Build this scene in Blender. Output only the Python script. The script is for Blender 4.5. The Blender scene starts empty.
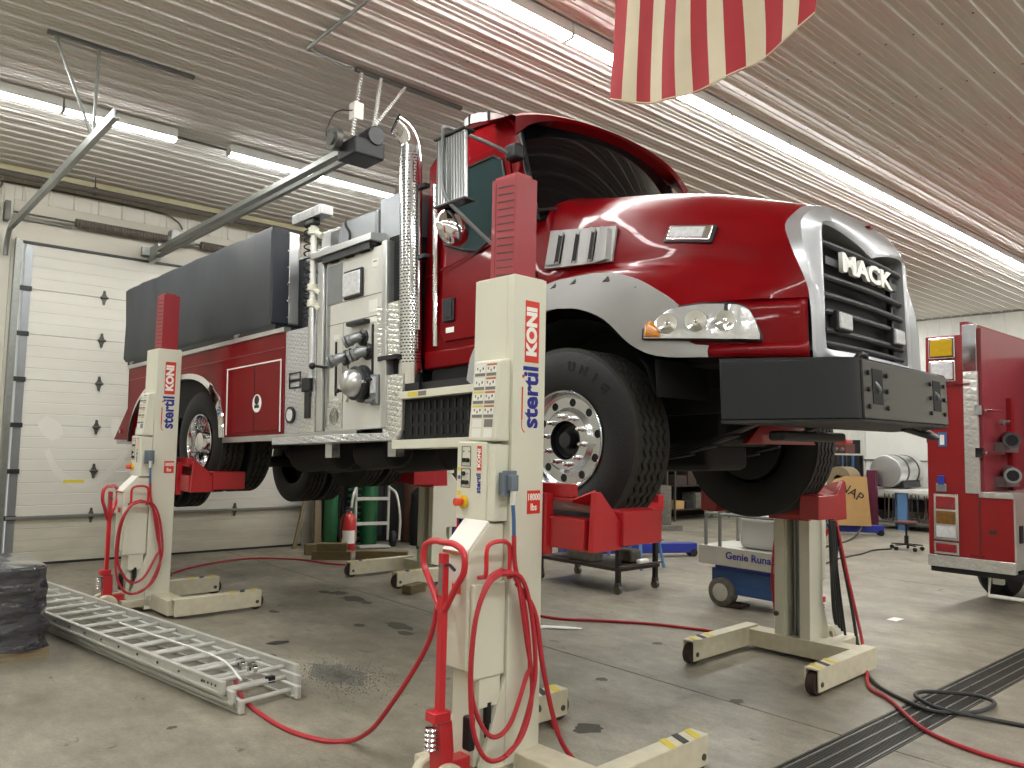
import bpy, bmesh, math, random
from mathutils import Vector, Matrix, Euler
random.seed(7)
SC = bpy.context.scene
COL = SC.collection
PI = math.pi
R = math.radians

# ------------------------------------------------------------------ camera
CAM_POS = Vector((0.0, 0.0, 1.70))
yaw, pitch, roll = R(48.77), R(4.41), R(-1.21)
fw = Vector((math.cos(yaw)*math.cos(pitch), math.sin(yaw)*math.cos(pitch), math.sin(pitch)))
rt = Vector((math.sin(yaw), -math.cos(yaw), 0))
dn = fw.cross(rt)
r2 = rt*math.cos(roll) + dn*math.sin(roll)
d2 = -rt*math.sin(roll) + dn*math.cos(roll)
cd = bpy.data.cameras.new('camera'); cam = bpy.data.objects.new('camera', cd); COL.objects.link(cam)
cam.matrix_world = Matrix(((r2.x, -d2.x, -fw.x, CAM_POS.x), (r2.y, -d2.y, -fw.y, CAM_POS.y), (r2.z, -d2.z, -fw.z, CAM_POS.z), (0, 0, 0, 1)))
cd.sensor_width = 36.0; cd.lens = 786.4/1024*36.0; cd.clip_start = 0.05; cd.clip_end = 200
SC.camera = cam
# ------------------------------------------------------------------ world, exposure
wd = bpy.data.worlds.new('world'); SC.world = wd; wd.use_nodes = True
wd.node_tree.nodes['Background'].inputs[0].default_value = (0.9, 0.95, 1.0, 1)
wd.node_tree.nodes['Background'].inputs[1].default_value = 0.3
SC.view_settings.view_transform = 'Standard'; SC.view_settings.look = 'None'
SC.view_settings.exposure = 1.0; SC.view_settings.gamma = 1.0; SC.view_settings.use_curve_mapping = False
SC.cycles.use_denoising = True
SC.cycles.max_bounces = 8; SC.cycles.diffuse_bounces = 5; SC.cycles.glossy_bounces = 4
SC.cycles.caustics_reflective = False; SC.cycles.caustics_refractive = False
SC.cycles.sample_clamp_indirect = 6.0
LAMP_STRENGTH = 42.0

# ------------------------------------------------------------------ materials
def lin(h):
    h = h.lstrip('#'); o = []
    for i in (0, 2, 4):
        c = int(h[i:i+2], 16)/255
        o.append(c/12.92 if c <= .04045 else ((c+.055)/1.055)**2.4)
    return (*o, 1)
MATS = {}
def pm(name, col, rough=.5, metal=0.0, coat=0.0, var=.08, scale=6.0, bump=0.0, bscale=40.0, emit=0.0, spec=.5, stretch=None, trans=0.0, col2=None):
    m = bpy.data.materials.new(name); m.use_nodes = True; MATS[name] = m
    nt = m.node_tree; N = nt.nodes; L = nt.links; b = N['Principled BSDF']
    c = lin(col)
    b.inputs['Roughness'].default_value = rough; b.inputs['Metallic'].default_value = metal
    b.inputs['Coat Weight'].default_value = coat; b.inputs['Coat Roughness'].default_value = .04
    b.inputs['Specular IOR Level'].default_value = spec
    b.inputs['Transmission Weight'].default_value = trans
    tc = N.new('ShaderNodeTexCoord'); mp = N.new('ShaderNodeMapping'); L.new(tc.outputs['Object'], mp.inputs[0])
    if stretch: mp.inputs['Scale'].default_value = stretch
    if emit:
        b.inputs['Base Color'].default_value = c; b.inputs['Emission Color'].default_value = c; b.inputs['Emission Strength'].default_value = emit
        return m
    n = N.new('ShaderNodeTexNoise'); n.inputs['Scale'].default_value = scale; n.inputs['Detail'].default_value = 4
    L.new(mp.outputs[0], n.inputs['Vector'])
    mx = N.new('ShaderNodeMix'); mx.data_type = 'RGBA'
    dk = tuple(x*(1-var*2) for x in c[:3])+(1,); lt = tuple(min(1, x*(1+var)) for x in c[:3])+(1,)
    if col2: dk = lin(col2); lt = c
    mx.inputs[6].default_value = dk; mx.inputs[7].default_value = lt
    L.new(n.outputs['Fac'], mx.inputs[0]); L.new(mx.outputs[2], b.inputs['Base Color'])
    if bump:
        n2 = N.new('ShaderNodeTexNoise'); n2.inputs['Scale'].default_value = bscale; n2.inputs['Detail'].default_value = 3
        L.new(mp.outputs[0], n2.inputs['Vector'])
        bp = N.new('ShaderNodeBump'); bp.inputs['Strength'].default_value = bump; bp.inputs['Distance'].default_value = .02
        L.new(n2.outputs['Fac'], bp.inputs['Height']); L.new(bp.outputs[0], b.inputs['Normal'])
    return m

pm('red_paint', '#72050d', .3, coat=.16, var=.03, spec=.08)
pm('red_paint_old', '#860e13', .4, coat=.15, var=.06)
pm('red_dark_panel', '#8c343d', .4, var=.12, coat=.3)
pm('lift_red', '#a81a22', .38, coat=.3, var=.06)
pm('mast_red', '#97212c', .42, coat=.15, var=.06)
pm('handle_red', '#c2202c', .3, coat=.4, var=.05)
pm('cable_red', '#b02632', .5, var=.08)
pm('cream', '#d6d5c4', .42, var=.035, scale=3)
pm('cream_worn', '#d3ccb4', .5, var=.12, scale=14)
pm('gray_plastic', '#9a9a98', .45, var=.04)
pm('silver_paint', '#a9abae', .3, metal=.45, coat=.3, var=.03)
pm('bumper_black', '#161a22', .2, coat=.5, var=.05, spec=.3)
pm('bumper_face_reflect', '#33342f', .3, coat=.4, var=.08)  # paler than the bumper: floor and ceiling reflection put into the colour
pm('black_plastic', '#15161a', .45, var=.1)
pm('black_matte', '#0b0b0c', .8, var=.1)
pm('chassis_black', '#08080a', .6, var=.1)
pm('chassis_gray', '#1b1b1e', .5, var=.2)
pm('rubber', '#121315', .62, var=.1, bump=.15, bscale=60)
pm('tread_rubber', '#2b2a26', .75, var=.18, bump=.2, bscale=80)
pm('tarp', '#3f4348', .55, var=.06, bump=.25, bscale=3.5)
pm('tarp_edge', '#2b2f37', .5, var=.06)
pm('chrome', '#e6e6e8', .08, metal=1, var=.0)
pm('alu', '#c9cbce', .22, metal=1, var=.05)
pm('brushed', '#cfd0d0', .3, metal=.9, var=.05, stretch=(1, 1, 30))
pm('steel_panel', '#d4d3cc', .35, metal=.15, var=.05)
pm('steel_gray', '#8f9295', .33, metal=.6, var=.08)
pm('brass_dull', '#56575a', .35, metal=.9, var=.15)
pm('galv', '#8f918d', .4, metal=.7, var=.12, scale=20)
pm('galv_dark', '#5b5a55', .5, metal=.6, var=.15)
pm('ladder_alu', '#cccbc4', .4, metal=.25, var=.08, scale=12)
pm('glass_dark', '#060a0d', .05, var=.0, spec=.3)
pm('glass_side', '#24383a', .04, var=.1, spec=.6)
pm('lens_clear', '#dcdfe0', .08, coat=1, var=.12, scale=30)
pm('headlamp', '#d9dbde', .12, metal=.55, coat=1, var=.1, scale=18, bump=.3, bscale=14)
pm('lens_white', '#d5d7da', .15, coat=1, var=.2, scale=35)
pm('lens_amber', '#d98a1c', .15, coat=1, var=.15, scale=30)
pm('lens_yellow', '#c9a51a', .2, coat=1, var=.3, scale=40, stretch=(1, 1, 4))
pm('lens_brown', '#7a5218', .2, coat=.6, var=.3, scale=30)
pm('lens_red', '#8e1420', .15, coat=1, var=.2, scale=30)
pm('white_paint', '#e4e4de', .4, var=.03)
pm('white_sticker', '#e6e4dc', .5, var=.02)
pm('gray_sticker', '#77736c', .5, var=.1, scale=40)
pm('orange_sticker', '#b8683a', .5, var=.1)
pm('yellow_sticker', '#d8c33a', .5, var=.05)
pm('red_sticker', '#cf3a26', .45, var=.03)
pm('blue_ink', '#242a86', .45, var=.02)
pm('black_ink', '#1a1a1c', .5, var=.0)
pm('lettering_white', '#f0efe9', .45, var=.0)
pm('button_yellow', '#dcb81f', .4, var=.03)
pm('button_red', '#d8452c', .35, coat=.4, var=.02)
pm('plug_gray', '#6c7680', .45, var=.06)
pm('plug_blue', '#3a5f8c', .5, var=.05)
pm('flag_red', '#a93038', .8, var=.1, scale=5)
pm('flag_white', '#d3c7ad', .8, var=.08, scale=5)
pm('wood', '#6f6141', .75, var=.25, scale=8, stretch=(1, 8, 8), bump=.2)
pm('pallet_wood', '#8a7b60', .8, var=.2, scale=10, stretch=(1, 6, 6))
pm('stretch_wrap', '#44454d', .13, coat=1, var=.3, scale=9, bump=1.0, bscale=8, stretch=(1, 1, 3.5), col2='#050507')  # pale streaks in the colour stand in for glints on the film
pm('blue_paint', '#22359a', .35, coat=.3, var=.1)
pm('blue_lift', '#30558c', .45, var=.22, scale=9, stretch=(1, 1, 5))
pm('blue_leg', '#5c86b4', .5, var=.1)
pm('genie_white', '#bdbcb2', .5, var=.12, scale=9)
pm('blue_barrel', '#14307f', .35, var=.08)
pm('green_tank', '#22603a', .4, var=.1)
pm('ext_red', '#b3221f', .3, coat=.5, var=.05)
pm('cardboard', '#b28f5c', .8, var=.08)
pm('brown_pipe', '#5a3a2c', .7, var=.2)
pm('stool_brown', '#5c2b23', .6, var=.15)
pm('rust_dark', '#3c2d27', .65, var=.3, scale=15)
pm('tool_gray', '#6a675e', .6, var=.35, scale=18)
pm('hose_black', '#2b2c2d', .55, var=.1)
pm('purple_cart', '#5c1f38', .4, var=.1)
pm('dirt', '#3b382f', .9, var=.3, scale=30)
pm('stain', '#57534a', .7, var=.2, scale=25)
pm('stain_gray', '#6f6c64', .8, var=.2, scale=30)
pm('paper', '#e6e5e0', .8, var=.02)
pm('clear_bin', '#c9cbc8', .3, var=.05)
pm('door_cream', '#d4d1c6', .55, var=.05, scale=1.6, stretch=(.5, 1, 4), bump=.06, bscale=70)
pm('door_dirty', '#c4bfae', .6, var=.16, scale=3.5, stretch=(.6, 1, 2.5), bump=.06, bscale=70)
pm('door_pale', '#dcd9cf', .5, var=.05, scale=3)
pm('wall_white', '#cbc7ba', .55, var=.06, scale=1.2)
pm('header_dirty', '#c4beb0', .6, var=.14, scale=1.1, stretch=(.5, 1, 2.5))
pm('trim_cream', '#d8d2ae', .5, var=.04)
pm('ceiling_metal', '#dcd9d3', .55, metal=.0, spec=.2, var=.05, scale=1.0, stretch=(.15, 1, 1))
pm('dark_pipe', '#5b534d', .5, var=.15)
pm('lamp_housing', '#d6d6d2', .5, var=.02)
pm('lamp_tube', '#fdfefb', emit=LAMP_STRENGTH)
pm('backdrop_dark', '#20211f', .8, var=.4, scale=3)

def concrete():
    m = bpy.data.materials.new('concrete'); m.use_nodes = True; MATS['concrete'] = m
    nt = m.node_tree; N = nt.nodes; L = nt.links; b = N['Principled BSDF']
    tc = N.new('ShaderNodeTexCoord')
    def noise(s, d=5, st=None, rough=.6, dist=0):
        mp = N.new('ShaderNodeMapping'); L.new(tc.outputs['Object'], mp.inputs[0])
        if st: mp.inputs['Scale'].default_value = st
        n = N.new('ShaderNodeTexNoise'); n.inputs['Scale'].default_value = s; n.inputs['Detail'].default_value = d
        n.inputs['Roughness'].default_value = rough; n.inputs['Distortion'].default_value = dist
        L.new(mp.outputs[0], n.inputs['Vector']); return n.outputs['Fac']
    def ramp(f, p0, p1, c0, c1):
        r = N.new('ShaderNodeValToRGB'); r.color_ramp.elements[0].position = p0; r.color_ramp.elements[1].position = p1
        r.color_ramp.elements[0].color = c0; r.color_ramp.elements[1].color = c1; L.new(f, r.inputs[0]); return r.outputs[0]
    def mix(a, bb, f, mode='MIX'):
        x = N.new('ShaderNodeMix'); x.data_type = 'RGBA'; x.blend_type = mode
        for i, v in ((6, a), (7, bb), (0, f)):
            if hasattr(v, 'links'): L.new(v, x.inputs[i])
            else: x.inputs[i].default_value = v
        return x.outputs[2]
    g = lambda v: (v, v, v, 1)
    base = ramp(noise(.55, 8, None, .65), .3, .7, lin('#7e786a'), lin('#a49d8c'))
    base = mix(base, ramp(noise(2.6, 8, (1, .45, 1), .7, .6), .3, .75, g(.55), g(1.15)), .85, 'MULTIPLY')
    base = mix(base, ramp(noise(11, 7, (1, .5, 1), .75), .36, .64, g(.78), g(1.14)), .8, 'MULTIPLY')
    base = mix(base, ramp(noise(55, 4, None, .8), .38, .62, g(.80), g(1.12)), .8, 'MULTIPLY')
    dark = ramp(noise(1.7, 6, None, .7, 1.0), .64, .72, g(0), g(1))
    base = mix(base, lin('#5d5645'), mix(g(0), g(.55), dark))
    spots = ramp(noise(4.2, 4, (1, .7, 1), .6, .5), .665, .71, g(0), g(.75))
    base = mix(base, lin('#3d3a34'), spots)
    pale = ramp(noise(1.1, 7, (.5, 1.6, 1), .75, 1.2), .66, .78, g(0), g(.45))
    base = mix(base, lin('#bfb9a4'), pale)
    L.new(base, b.inputs['Base Color'])
    L.new(ramp(noise(1.4, 6), .3, .75, g(.3), g(.62)), b.inputs['Roughness'])
    bp = N.new('ShaderNodeBump'); bp.inputs['Strength'].default_value = .12; bp.inputs['Distance'].default_value = .01
    L.new(noise(45, 4), bp.inputs['Height']); L.new(bp.outputs[0], b.inputs['Normal'])
concrete()

def diamond(name, col, rough, s=34.0, strength=1.0):
    """treadplate: crossed short raised bars, on object coordinates (plane chosen by normal)"""
    m = pm(name, col, rough, metal=.6, var=.05)
    nt = m.node_tree; N = nt.nodes; L = nt.links; b = N['Principled BSDF']
    tc = N.new('ShaderNodeTexCoord')
    mp = N.new('ShaderNodeMapping'); mp.inputs['Rotation'].default_value = (R(45), R(45), R(45)); mp.inputs['Scale'].default_value = (s, s, s)
    L.new(tc.outputs['Object'], mp.inputs[0])
    ck = N.new('ShaderNodeTexVoronoi'); ck.inputs['Scale'].default_value = 1.0; ck.distance = 'CHEBYCHEV'; ck.inputs['Randomness'].default_value = .0
    L.new(mp.outputs[0], ck.inputs['Vector'])
    bp = N.new('ShaderNodeBump'); bp.inputs['Strength'].default_value = strength; bp.inputs['Distance'].default_value = .012; bp.invert = True
    L.new(ck.outputs['Distance'], bp.inputs['Height']); L.new(bp.outputs[0], b.inputs['Normal'])
diamond('diamond_plate', '#d3d4d6', .3)
diamond('diamond_bright', '#d5d4cc', .3, 30, 1.0)
diamond('diamond_coarse', '#cfcfc9', .28, 15, 1.0)

def perforated():
    m = pm('perforated', '#cfd1d3', .2, metal=1, var=0)
    nt = m.node_tree; N = nt.nodes; L = nt.links; b = N['Principled BSDF']
    tc = N.new('ShaderNodeTexCoord'); sp = N.new('ShaderNodeSeparateXYZ'); L.new(tc.outputs['Object'], sp.inputs[0])
    at = N.new('ShaderNodeMath'); at.operation = 'ARCTAN2'; L.new(sp.outputs[1], at.inputs[0]); L.new(sp.outputs[0], at.inputs[1])
    mu = N.new('ShaderNodeMath'); mu.operation = 'MULTIPLY'; mu.inputs[1].default_value = .13; L.new(at.outputs[0], mu.inputs[0])
    cb = N.new('ShaderNodeCombineXYZ'); L.new(mu.outputs[0], cb.inputs[0]); L.new(sp.outputs[2], cb.inputs[1])
    br = N.new('ShaderNodeTexBrick'); br.inputs['Scale'].default_value = 1.0; br.inputs['Brick Width'].default_value = .042
    br.inputs['Row Height'].default_value = .024; br.inputs['Mortar Size'].default_value = .008; br.inputs['Mortar Smooth'].default_value = .1
    br.inputs['Color1'].default_value = br.inputs['Color2'].default_value = (.03, .03, .03, 1); br.inputs['Mortar'].default_value = (.75, .76, .77, 1)
    L.new(cb.outputs[0], br.inputs['Vector']); L.new(br.outputs['Color'], b.inputs['Base Color'])
perforated()

# ------------------------------------------------------------------ mesh builder
class MB:
    def __init__(s): s.v = []; s.f = []
    def add(s, vs, fs, M=None):
        o = len(s.v)
        for p in vs:
            p = Vector(p)
            s.v.append(M @ p if M else p)
        s.f += [tuple(i+o for i in f) for f in fs]
        return s
    def box(s, x0, y0, z0, x1, y1, z1, M=None):
        vs = [(x0, y0, z0), (x1, y0, z0), (x1, y1, z0), (x0, y1, z0), (x0, y0, z1), (x1, y0, z1), (x1, y1, z1), (x0, y1, z1)]
        return s.add(vs, [(0, 3, 2, 1), (4, 5, 6, 7), (0, 1, 5, 4), (1, 2, 6, 5), (2, 3, 7, 6), (3, 0, 4, 7)], M)
    def cyl(s, p0, p1, r0, r1=None, n=16, cap=True):
        r1 = r0 if r1 is None else r1
        p0, p1 = Vector(p0), Vector(p1); d = (p1-p0).normalized()
        u = d.orthogonal().normalized(); w = d.cross(u)
        vs = [];
        for p, r in ((p0, r0), (p1, r1)):
            vs += [p + (u*math.cos(2*PI*i/n)+w*math.sin(2*PI*i/n))*r for i in range(n)]
        fs = [(i, (i+1) % n, n+(i+1) % n, n+i) for i in range(n)]
        if cap: fs += [tuple(range(n-1, -1, -1)), tuple(range(n, 2*n))]
        return s.add(vs, fs)
    def tube(s, pts, r, n=8, cap=True, closed=False):
        pts = [Vector(p) for p in pts]; m = len(pts); vs = []; u = None
        for i, p in enumerate(pts):
            if closed: d = pts[(i+1) % m]-pts[i-1]
            else: d = (pts[min(i+1, m-1)]-pts[max(i-1, 0)])
            d.normalize()
            u = d.orthogonal().normalized() if u is None else (u-d*u.dot(d)).normalized()
            w = d.cross(u)
            vs += [p+(u*math.cos(2*PI*k/n)+w*math.sin(2*PI*k/n))*r for k in range(n)]
        fs = []
        for i in range(m if closed else m-1):
            j = (i+1) % m
            fs += [(i*n+k, i*n+(k+1) % n, j*n+(k+1) % n, j*n+k) for k in range(n)]
        if cap and not closed: fs += [tuple(range(n-1, -1, -1)), tuple((m-1)*n+k for k in range(n))]
        return s.add(vs, fs)
    def prism(s, poly, axis, t0, t1, M=None):
        """poly: 2D points; axis 0: (y,z) extruded in x; 1: (x,z) in y; 2: (x,y) in z"""
        n = len(poly)
        def P(q, t): return (t, q[0], q[1]) if axis == 0 else ((q[0], t, q[1]) if axis == 1 else (q[0], q[1], t))
        vs = [P(q, t0) for q in poly]+[P(q, t1) for q in poly]
        fs = [(i, (i+1) % n, n+(i+1) % n, n+i) for i in range(n)]+[tuple(range(n-1, -1, -1)), tuple(range(n, 2*n))]
        return s.add(vs, fs, M)
    def grid(s, rows, closed=False, M=None):
        m, n = len(rows), len(rows[0]); vs = [p for r in rows for p in r]
        fs = []
        for i in range(m-1):
            for k in range(n if closed else n-1):
                q = (i*n+k, i*n+(k+1) % n, (i+1)*n+(k+1) % n, (i+1)*n+k)
                fs.append(q)
        return s.add(vs, fs, M)
    def lathe(s, prof, axis=0, c=(0, 0, 0), n=48, a0=0, a1=2*PI):
        """prof: (along, radius) pairs round the axis"""
        rows = []; full = abs(a1-a0-2*PI) < 1e-6; k = n if full else n+1
        for t, r in prof:
            row = []
            for i in range(k):
                an = a0+(a1-a0)*i/n; u, w = r*math.cos(an), r*math.sin(an)
                q = (t, u, w) if axis == 0 else ((w, t, u) if axis == 1 else (u, w, t))
                row.append((q[0]+c[0], q[1]+c[1], q[2]+c[2]))
            rows.append(row)
        return s.grid(rows, closed=full)
    def sphere(s, c, r, n=12, m=8, sc=(1, 1, 1)):
        rows = [[(c[0]+r*sc[0]*math.sin(PI*j/m)*math.cos(2*PI*i/n), c[1]+r*sc[1]*math.sin(PI*j/m)*math.sin(2*PI*i/n), c[2]+r*sc[2]*math.cos(PI*j/m)) for i in range(n)] for j in range(m+1)]
        return s.grid(rows, closed=True)
    def mesh(s, name, mat, smooth=35, fix=True):
        me = bpy.data.meshes.new(name); me.from_pydata([tuple(p) for p in s.v], [], s.f)
        if fix:
            bm = bmesh.new(); bm.from_mesh(me); bmesh.ops.remove_doubles(bm, verts=bm.verts, dist=1e-5)
            bmesh.ops.dissolve_degenerate(bm, edges=bm.edges, dist=1e-6)
            bmesh.ops.recalc_face_normals(bm, faces=bm.faces); bm.to_mesh(me); bm.free()
        me.materials.append(MATS[mat])
        if smooth:
            me.shade_smooth(); me.set_sharp_from_angle(angle=R(smooth))
        return me
    def build(s, name, mat, parent=None, bevel=0, smooth=35, seg=2, solid=0, **kw):
        return link(name, s.mesh(name, mat, smooth), parent, bevel, seg, solid, **kw)

def link(name, me, parent=None, bevel=0, seg=2, solid=0, loc=None, rot=None):
    o = bpy.data.objects.new(name, me); COL.objects.link(o); o.parent = parent
    if loc: o.location = loc
    if rot: o.rotation_euler = rot
    if solid:
        q = o.modifiers.new('solid', 'SOLIDIFY'); q.thickness = solid; q.offset = -1
    if bevel:
        q = o.modifiers.new('bevel', 'BEVEL'); q.width = bevel; q.segments = seg; q.limit_method = 'ANGLE'; q.angle_limit = R(40)
        q.harden_normals = True
    return o
def tag(o, label, cat, group=None, kind=None):
    o['label'] = label; o['category'] = cat
    if group: o['group'] = group
    if kind: o['kind'] = kind
    return o
def thing(name, label, cat, loc=(0, 0, 0), rz=0, group=None):
    o = bpy.data.objects.new(name, None); COL.objects.link(o); o.location = loc; o.rotation_euler = (0, 0, rz)
    o.empty_display_size = .1
    return tag(o, label, cat, group)
def struct(name):
    o = bpy.data.objects.new(name, None); COL.objects.link(o); o['kind'] = 'structure'; return o
KIDS = {}
def copy_tree(o, parent=None):
    c = o.copy(); COL.objects.link(c); c.parent = parent
    for ch in list(o.children): copy_tree(ch, c)
    return c
BOX = lambda *a: MB().box(*a)
def bx(name, mat, parent, *a, bevel=0, **kw): return MB().box(*a).build(name, mat, parent, bevel, **kw)

def smooth_path(pts, per=8):
    """Catmull-Rom through points"""
    P = [Vector(p) for p in pts]; P = [P[0]*2-P[1]]+P+[P[-1]*2-P[-2]]; out = []
    for i in range(1, len(P)-2):
        for k in range(per):
            t = k/per; a, b, c, d = P[i-1:i+3]
            out.append(.5*((2*b)+(c-a)*t+(2*a-5*b+4*c-d)*t*t+(3*b-a-3*c+d)*t**3))
    out.append(P[-2]); return out

def text(s, size, mat, parent, loc, xdir, ydir, name='lettering', ext=.002, bold=0.0, shear=0.0, align='CENTER', sx=1.0):
    """flat lettering; xdir = reading direction, ydir = up of the letters, both in parent space"""
    cu = bpy.data.curves.new('t', 'FONT'); cu.body = s; cu.size = size; cu.extrude = ext; cu.offset = bold; cu.shear = shear
    cu.align_x = align; cu.align_y = 'CENTER'; cu.resolution_u = 3
    o = bpy.data.objects.new('t', cu); COL.objects.link(o)
    dg = bpy.context.evaluated_depsgraph_get(); dg.update()
    me = bpy.data.meshes.new_from_object(o.evaluated_get(dg)); bpy.data.objects.remove(o)
    x = Vector(xdir).normalized(); y = Vector(ydir).normalized(); z = x.cross(y)
    M = Matrix(((x.x*sx, y.x, z.x, loc[0]), (x.y*sx, y.y, z.y, loc[1]), (x.z*sx, y.z, z.z, loc[2]), (0, 0, 0, 1)))
    me.transform(M); me.materials.clear(); me.materials.append(MATS[mat]); me.name = name
    return link(name, me, parent)
# ================================================================== SETTING
ZC, YB, XE, XW, YF = 5.22, 11.96, 21.6, -4.0, -8.0
floor = struct('floor')
bx('floor_bed', 'dirt', floor, XW, YF, -.2, XE, YB+.3, -.085)
for (x0, x1) in ((XW, 4.74), (4.74, 11.0), (11.0, 17.0), (17.0, XE)):
    for (y0, y1) in ((YF, 2.03), (2.33, YB+.3)):
        a = .006
        bx('floor_slab', 'concrete', floor, x0+a, y0+(a if y0 > 0 else 0), -.08, x1-a, y1-a, 0, bevel=.004, seg=1)
# trench drain with its grating
for y in (2.03, 2.325): bx('drain_frame', 'galv_dark', floor, 1, y, -.08, 20, y+.007, -.002)
for x in range(10):
    x0 = 1.5+x*1.25
    for k in range(4):
        bx('grate_bar', 'galv', floor, x0+.01, 2.052+k*.082, -.04, x0+1.24, 2.06+k*.082, -.003)
g = MB()
for k in range(560):
    x = 1.5+k*.022
    g.box(x, 2.04, -.035, x+.008, 2.322, -.006)
g.build('grate_cross_bars', 'galv_dark', floor)['kind'] = 'stuff'

ceiling = struct('ceiling')
PW = .914
def ceil_profile():
    p = []
    for k in range(4):
        y = k*PW/4
        for dy, dz in ((0, 0), (.050, 0), (.056, -.009), (.068, -.009), (.074, 0), (.118, 0), (.124, -.009), (.136, -.009), (.142, 0), (.182, 0), (.190, -.024), (.207, -.024), (.215, 0)):
            p.append((y+dy, dz))
    p.append((PW, 0)); return p
pr = ceil_profile()
cm = MB().grid([[(XW, y, z) for y, z in pr], [(XE, y, z) for y, z in pr]]).mesh('ceiling_panel', 'ceiling_metal', smooth=0)
for k in range(22):
    link('ceiling_panel', cm, ceiling, loc=(0, YB-PW*(k+1), ZC), solid=0)
bx('ceiling_deck', 'wall_white', ceiling, XW, YF-.3, ZC+.03, XE, YB+.3, ZC+.1)
sc = MB()
for i in range(17):
    for k in range(44):
        x, y = .6+i*1.22, YB-.034-k*PW/4+.05
        sc.cyl((x, y, ZC-.006), (x, y, ZC), .008, n=6)
sc.build('ceiling_screws', 'galv_dark', ceiling)['kind'] = 'stuff'

def wall_panels(par, x0, x1, z0, z1, y, mat='wall_white', pw=.914, ribs=.305):
    """vertical ribbed sheet panels facing -Y at y"""
    x = x0
    while x < x1-.01:
        w = min(pw, x1-x); pts = [(x, y)]
        k = .08
        while k+.05 < w:
            pts += [(x+k, y), (x+k+.012, y-.018), (x+k+.034, y-.018), (x+k+.046, y)]; k += ribs
        pts += [(x+w-.003, y), (x+w-.003, y+.04), (x, y+.04)]
        MB().prism(pts, 2, z0, z1).build('wall_panel', mat, par, smooth=0)
        x += w
wb = struct('wall_back')
D0, D1, DT = 1.86, 5.98, 4.25
wall_panels(wb, XW, 1.72, 0, ZC, YB)
wall_panels(wb, 1.72, 6.12, 4.78, ZC, YB)
wall_panels(wb, 6.12, XE, 0, ZC, YB)
bx('header_board', 'header_dirty', wb, 1.72, YB-.01, DT-.02, 6.12, YB+.03, 4.775)
for x in (1.72, D1): bx('jamb_board', 'wall_white', wb, x, YB-.02, 0, x+.14, YB+.06, DT+.02)
bx('trim_1', 'trim_cream', None, XW, YB-.06, ZC-.11, XE, YB+.0, ZC-.01)['kind'] = 'structure'
wr = struct('wall_right')
o = bpy.data.objects.new('x', None)
x = YB
while x > YF+.3:
    pts = [(XE, x)]; k = .08
    while k+.05 < .914:
        pts += [(XE, x-k), (XE-.018, x-k-.012), (XE-.018, x-k-.034), (XE, x-k-.046)]; k += .305
    pts += [(XE, x-.911), (XE+.04, x-.911), (XE+.04, x)]
    MB().prism(pts, 2, 0, ZC).build('wall_panel', 'white_paint', wr, smooth=0); x -= .914
bx('trim_2', 'galv', None, XE-.03, YF, ZC-.05, XE, YB, ZC-.0)['kind'] = 'structure'
bx('trim_3', 'white_paint', None, XE-.04, YF, 3.2, XE-.018, YB, 3.28)['kind'] = 'structure'
bx('wall_left', 'wall_white', None, XW-.1, YF, 0, XW, YB+.3, ZC)['kind'] = 'structure'
bx('wall_front', 'wall_white', None, XW-.1, YF-.3, 0, XE, YF, ZC)['kind'] = 'structure'

# overhead door
dr = struct('door_1')
zs = [0.02, .62, 1.22, 1.82, 2.42, 3.02, 3.62, 4.22]
for k in range(7):
    z0, z1 = zs[k]+.003, zs[k+1]-.003; y = YB-.015
    pts = [(y+.05, z0), (y+.004, z0), (y, z0+.006)]
    for j in (1, 2, 3):
        zz = z0+(z1-z0)*j/4
        pts += [(y, zz-.006), (y+.005, zz), (y, zz+.006)]
    pts += [(y, z1-.006), (y+.004, z1), (y+.05, z1)]
    p = MB().prism([(q[0], q[1]) for q in pts], 0, D0+.02, D1-.02).build('door_panel', 'door_dirty' if k < 1 else 'door_cream', dr, smooth=0)
bx('weather_strip', 'black_plastic', dr, D0, YB-.03, 0, D1, YB+.03, .03)
bx('top_seal', 'black_plastic', dr, D0-.02, YB-.035, 4.215, D1+.02, YB, 4.25)
bx('strut_bar', 'galv', dr, D0, YB-.06, .60, D1, YB-.012, .64, bevel=.004)
for x in (2.86, 4.86):
    for z in zs[1:-1]:
        h = MB().prism([(x-.045, z), (x-.02, z+.05), (x-.012, z+.1), (x+.012, z+.1), (x+.02, z+.05), (x+.045, z), (x+.02, z-.05), (x+.012, z-.1), (x-.012, z-.1), (x-.02, z-.05)], 1, YB-.035, YB-.015)
        h.cyl((x-.05, YB-.04, z), (x+.05, YB-.04, z), .016, n=8)
        h.build('hinge', 'galv_dark', dr, smooth=30)
for z in zs[1:-1]: bx('roller_bracket', 'black_plastic', dr, D0-.02, YB-.05, z-.03, D0+.12, YB-.02, z+.03)
bx('warning_label', 'yellow_sticker', dr, 2.5, YB-.0165, 1.06, 2.75, YB-.0145, 1.10)
bx('end_stile', 'steel_gray', dr, D0+.02, YB-.022, .02, D0+.11, YB-.014, 4.2)
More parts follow.
